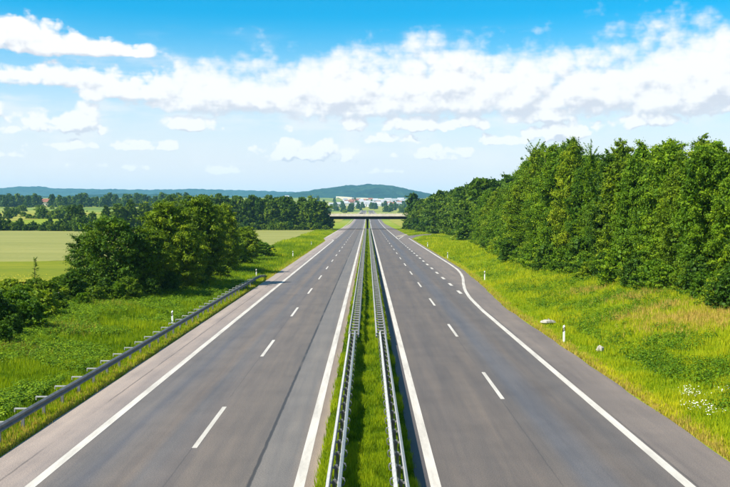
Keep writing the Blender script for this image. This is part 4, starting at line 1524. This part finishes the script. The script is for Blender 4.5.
# dry patches
PX, PY = [], []
for cx, cy, r, n in ((701, 318, 1.7, 1300), (722, 322, 1.5, 1100), (676, 322, 1.4, 700), (642, 296, 1.2, 500), (585, 292, 1.0, 350), (630, 318, .9, 260), (660, 309, 1.2, 500)):
    p = hit(cx, cy)
    PX.append(p.x + RNG.normal(0, r, n))
    PY.append(p.y + RNG.normal(0, r * .9, n))
X, Y = np.concatenate(PX), np.concatenate(PY)
blades('dry_grass', M['dry_grass'], np.stack([X, Y, plain(X, Y)], 1), RNG.uniform(.25, .5, len(X)), RNG.uniform(.2, .9, len(X)), 'patches of straw-coloured dry grass below the trees on the bank', .02)
PX, PY = [], []
for cx, cy, r, n in ((60, 330, 1.2, 500), (20, 352, 1.0, 300), (110, 306, 1.3, 350)):
    p = hit(cx, cy)
    PX.append(p.x + RNG.normal(0, r, n))
    PY.append(p.y + RNG.normal(0, r * .9, n))
X, Y = np.concatenate(PX), np.concatenate(PY)
blades('dry_grass', M['dry_grass'], np.stack([X, Y, plain(X, Y)], 1), RNG.uniform(.25, .5, len(X)), RNG.uniform(.0, .5, len(X)), 'patches of brownish dry grass in front of the thicket', .02)


# parched strips along the paving and round the rail posts
n = 9000
X, Y = scatter(n, 0, 1, 24, 260, 1.5)
X = np.where(RNG.uniform(0, 1, n) < .5, np.interp(Y, RIGHT_EDGE[:, 0], RIGHT_EDGE[:, 1]) + .1 + X ** 2 * .8, np.interp(Y, LEFT_EDGE[:, 0], LEFT_EDGE[:, 1]) - .1 - X ** 2 * 1.2)
blades('dry_grass', M['dry_grass'], np.stack([X, Y, plain(X, Y)], 1), RNG.uniform(.08, .24, n), RNG.uniform(-.1, .5, n), 'parched grass strip along the edges of the paving', .022)


def flower_patch(name, spots, mat, label, size, hz):
    V, Fc = [], []
    k0 = 0
    for cx, cy, r, n in spots:
        p = hit(cx, cy)
        x = p.x + RNG.normal(0, r, n)
        yv = p.y + RNG.normal(0, r, n)
        z = plain(x, yv) + RNG.uniform(*hz, n)
        N = np.stack([RNG.normal(0, .3, n), RNG.normal(0, .3, n), np.ones(n)], 1)
        v, f = leaf_quads(RNG, np.stack([x, yv, z], 1), N, size, .95)
        V.append(v)
        Fc.append(f + k0)
        k0 += len(v)
    o = link(name, raw_mesh(name, np.concatenate(V), np.concatenate(Fc)), mat)
    return tag(o, label, 'flowers', kind='stuff')


flower_patch('wildflowers', [(690, 400, .30, 80), (696, 412, .35, 60), (712, 418, .35, 40), (724, 398, .3, 35), (684, 396, .25, 25)], M['flower'], 'small white wildflowers in the grass of the bank', .028, (.25, .45))
flower_patch('wildflowers', [(20, 285, 1.6, 260), (45, 287, 1.4, 220), (95, 285, 1.0, 120), (297, 253, .8, 60), (5, 290, 1.2, 140)], M['flower_yellow'], 'yellow wildflowers between thicket and green crop', .04, (.4, 1.0))


def stone(name, px, py, sx, sy, sz, label, seed):
    rng = np.random.default_rng(seed)
    p = hit(px, py)
    vs, fs = [], []
    nu, nv = 12, 7
    for j in range(nv):
        th = math.pi * j / (nv - 1)
        for i in range(nu):
            ph = 2 * math.pi * i / nu
            r = 1 + rng.normal(0, .16)
            vs.append((sx * r * math.sin(th) * math.cos(ph), sy * r * math.sin(th) * math.sin(ph), sz * (1 if th < 1.57 else .5) * r * math.cos(th)))
    for j in range(nv - 1):
        for i in range(nu):
            fs.append((j * nu + i, j * nu + (i + 1) % nu, (j + 1) * nu + (i + 1) % nu, (j + 1) * nu + i))
    tag(link(name, raw_mesh(name, vs, fs), M['stone'], loc=(p.x, p.y, p.z + .12), rz=.35), label, 'stone')


stone('flat_stone', 548, 324, .55, .32, .20, 'flat pale stone lying in the grass beside the delineator post', 3)
stone('flat_stone', 600, 352, .22, .16, .22, 'small pale stone in the grass of the bank', 4)

p = hit(47, 305)
b = MB()
b.tube([(-.9, 0, .42), (-.3, .05, .52), (.3, .0, .66), (.9, .1, .95)], [.05, .06, .05, .025], 7)
o = b.build('dead_branch', M['dead_wood'], None, loc=(p.x, p.y, p.z))
b2 = MB().tube([(.25, 0, .65), (.5, -.2, .62), (.8, -.3, .8)], [.03, .022, .01], 6).build('twig', M['dead_wood'], o)
b3 = MB().tube([(-.3, .05, .50), (-.34, .1, -.15)], [.045, .05], 6).build('stub', M['dead_wood'], o)
tag(o, 'bleached dead branch lying against the thicket', 'branch')

# ------------------------------------------------------------------ summer haze
m, h, out = new_mat('haze_air')
pv = h.n('ShaderNodeVolumePrincipled')
pv.inputs['Color'].default_value = (.27, .62, 1.0, 1)
pv.inputs['Density'].default_value = 0.8e-4
pv.inputs['Anisotropy'].default_value = 0.0
h.t.links.new(pv.outputs[0], out.inputs['Volume'])
hz = MB().box(-9500, 9500, -500, 9800, -12, 260).build('haze', m)
tag(hz, 'thin summer haze over the land', 'haze', kind='stuff')
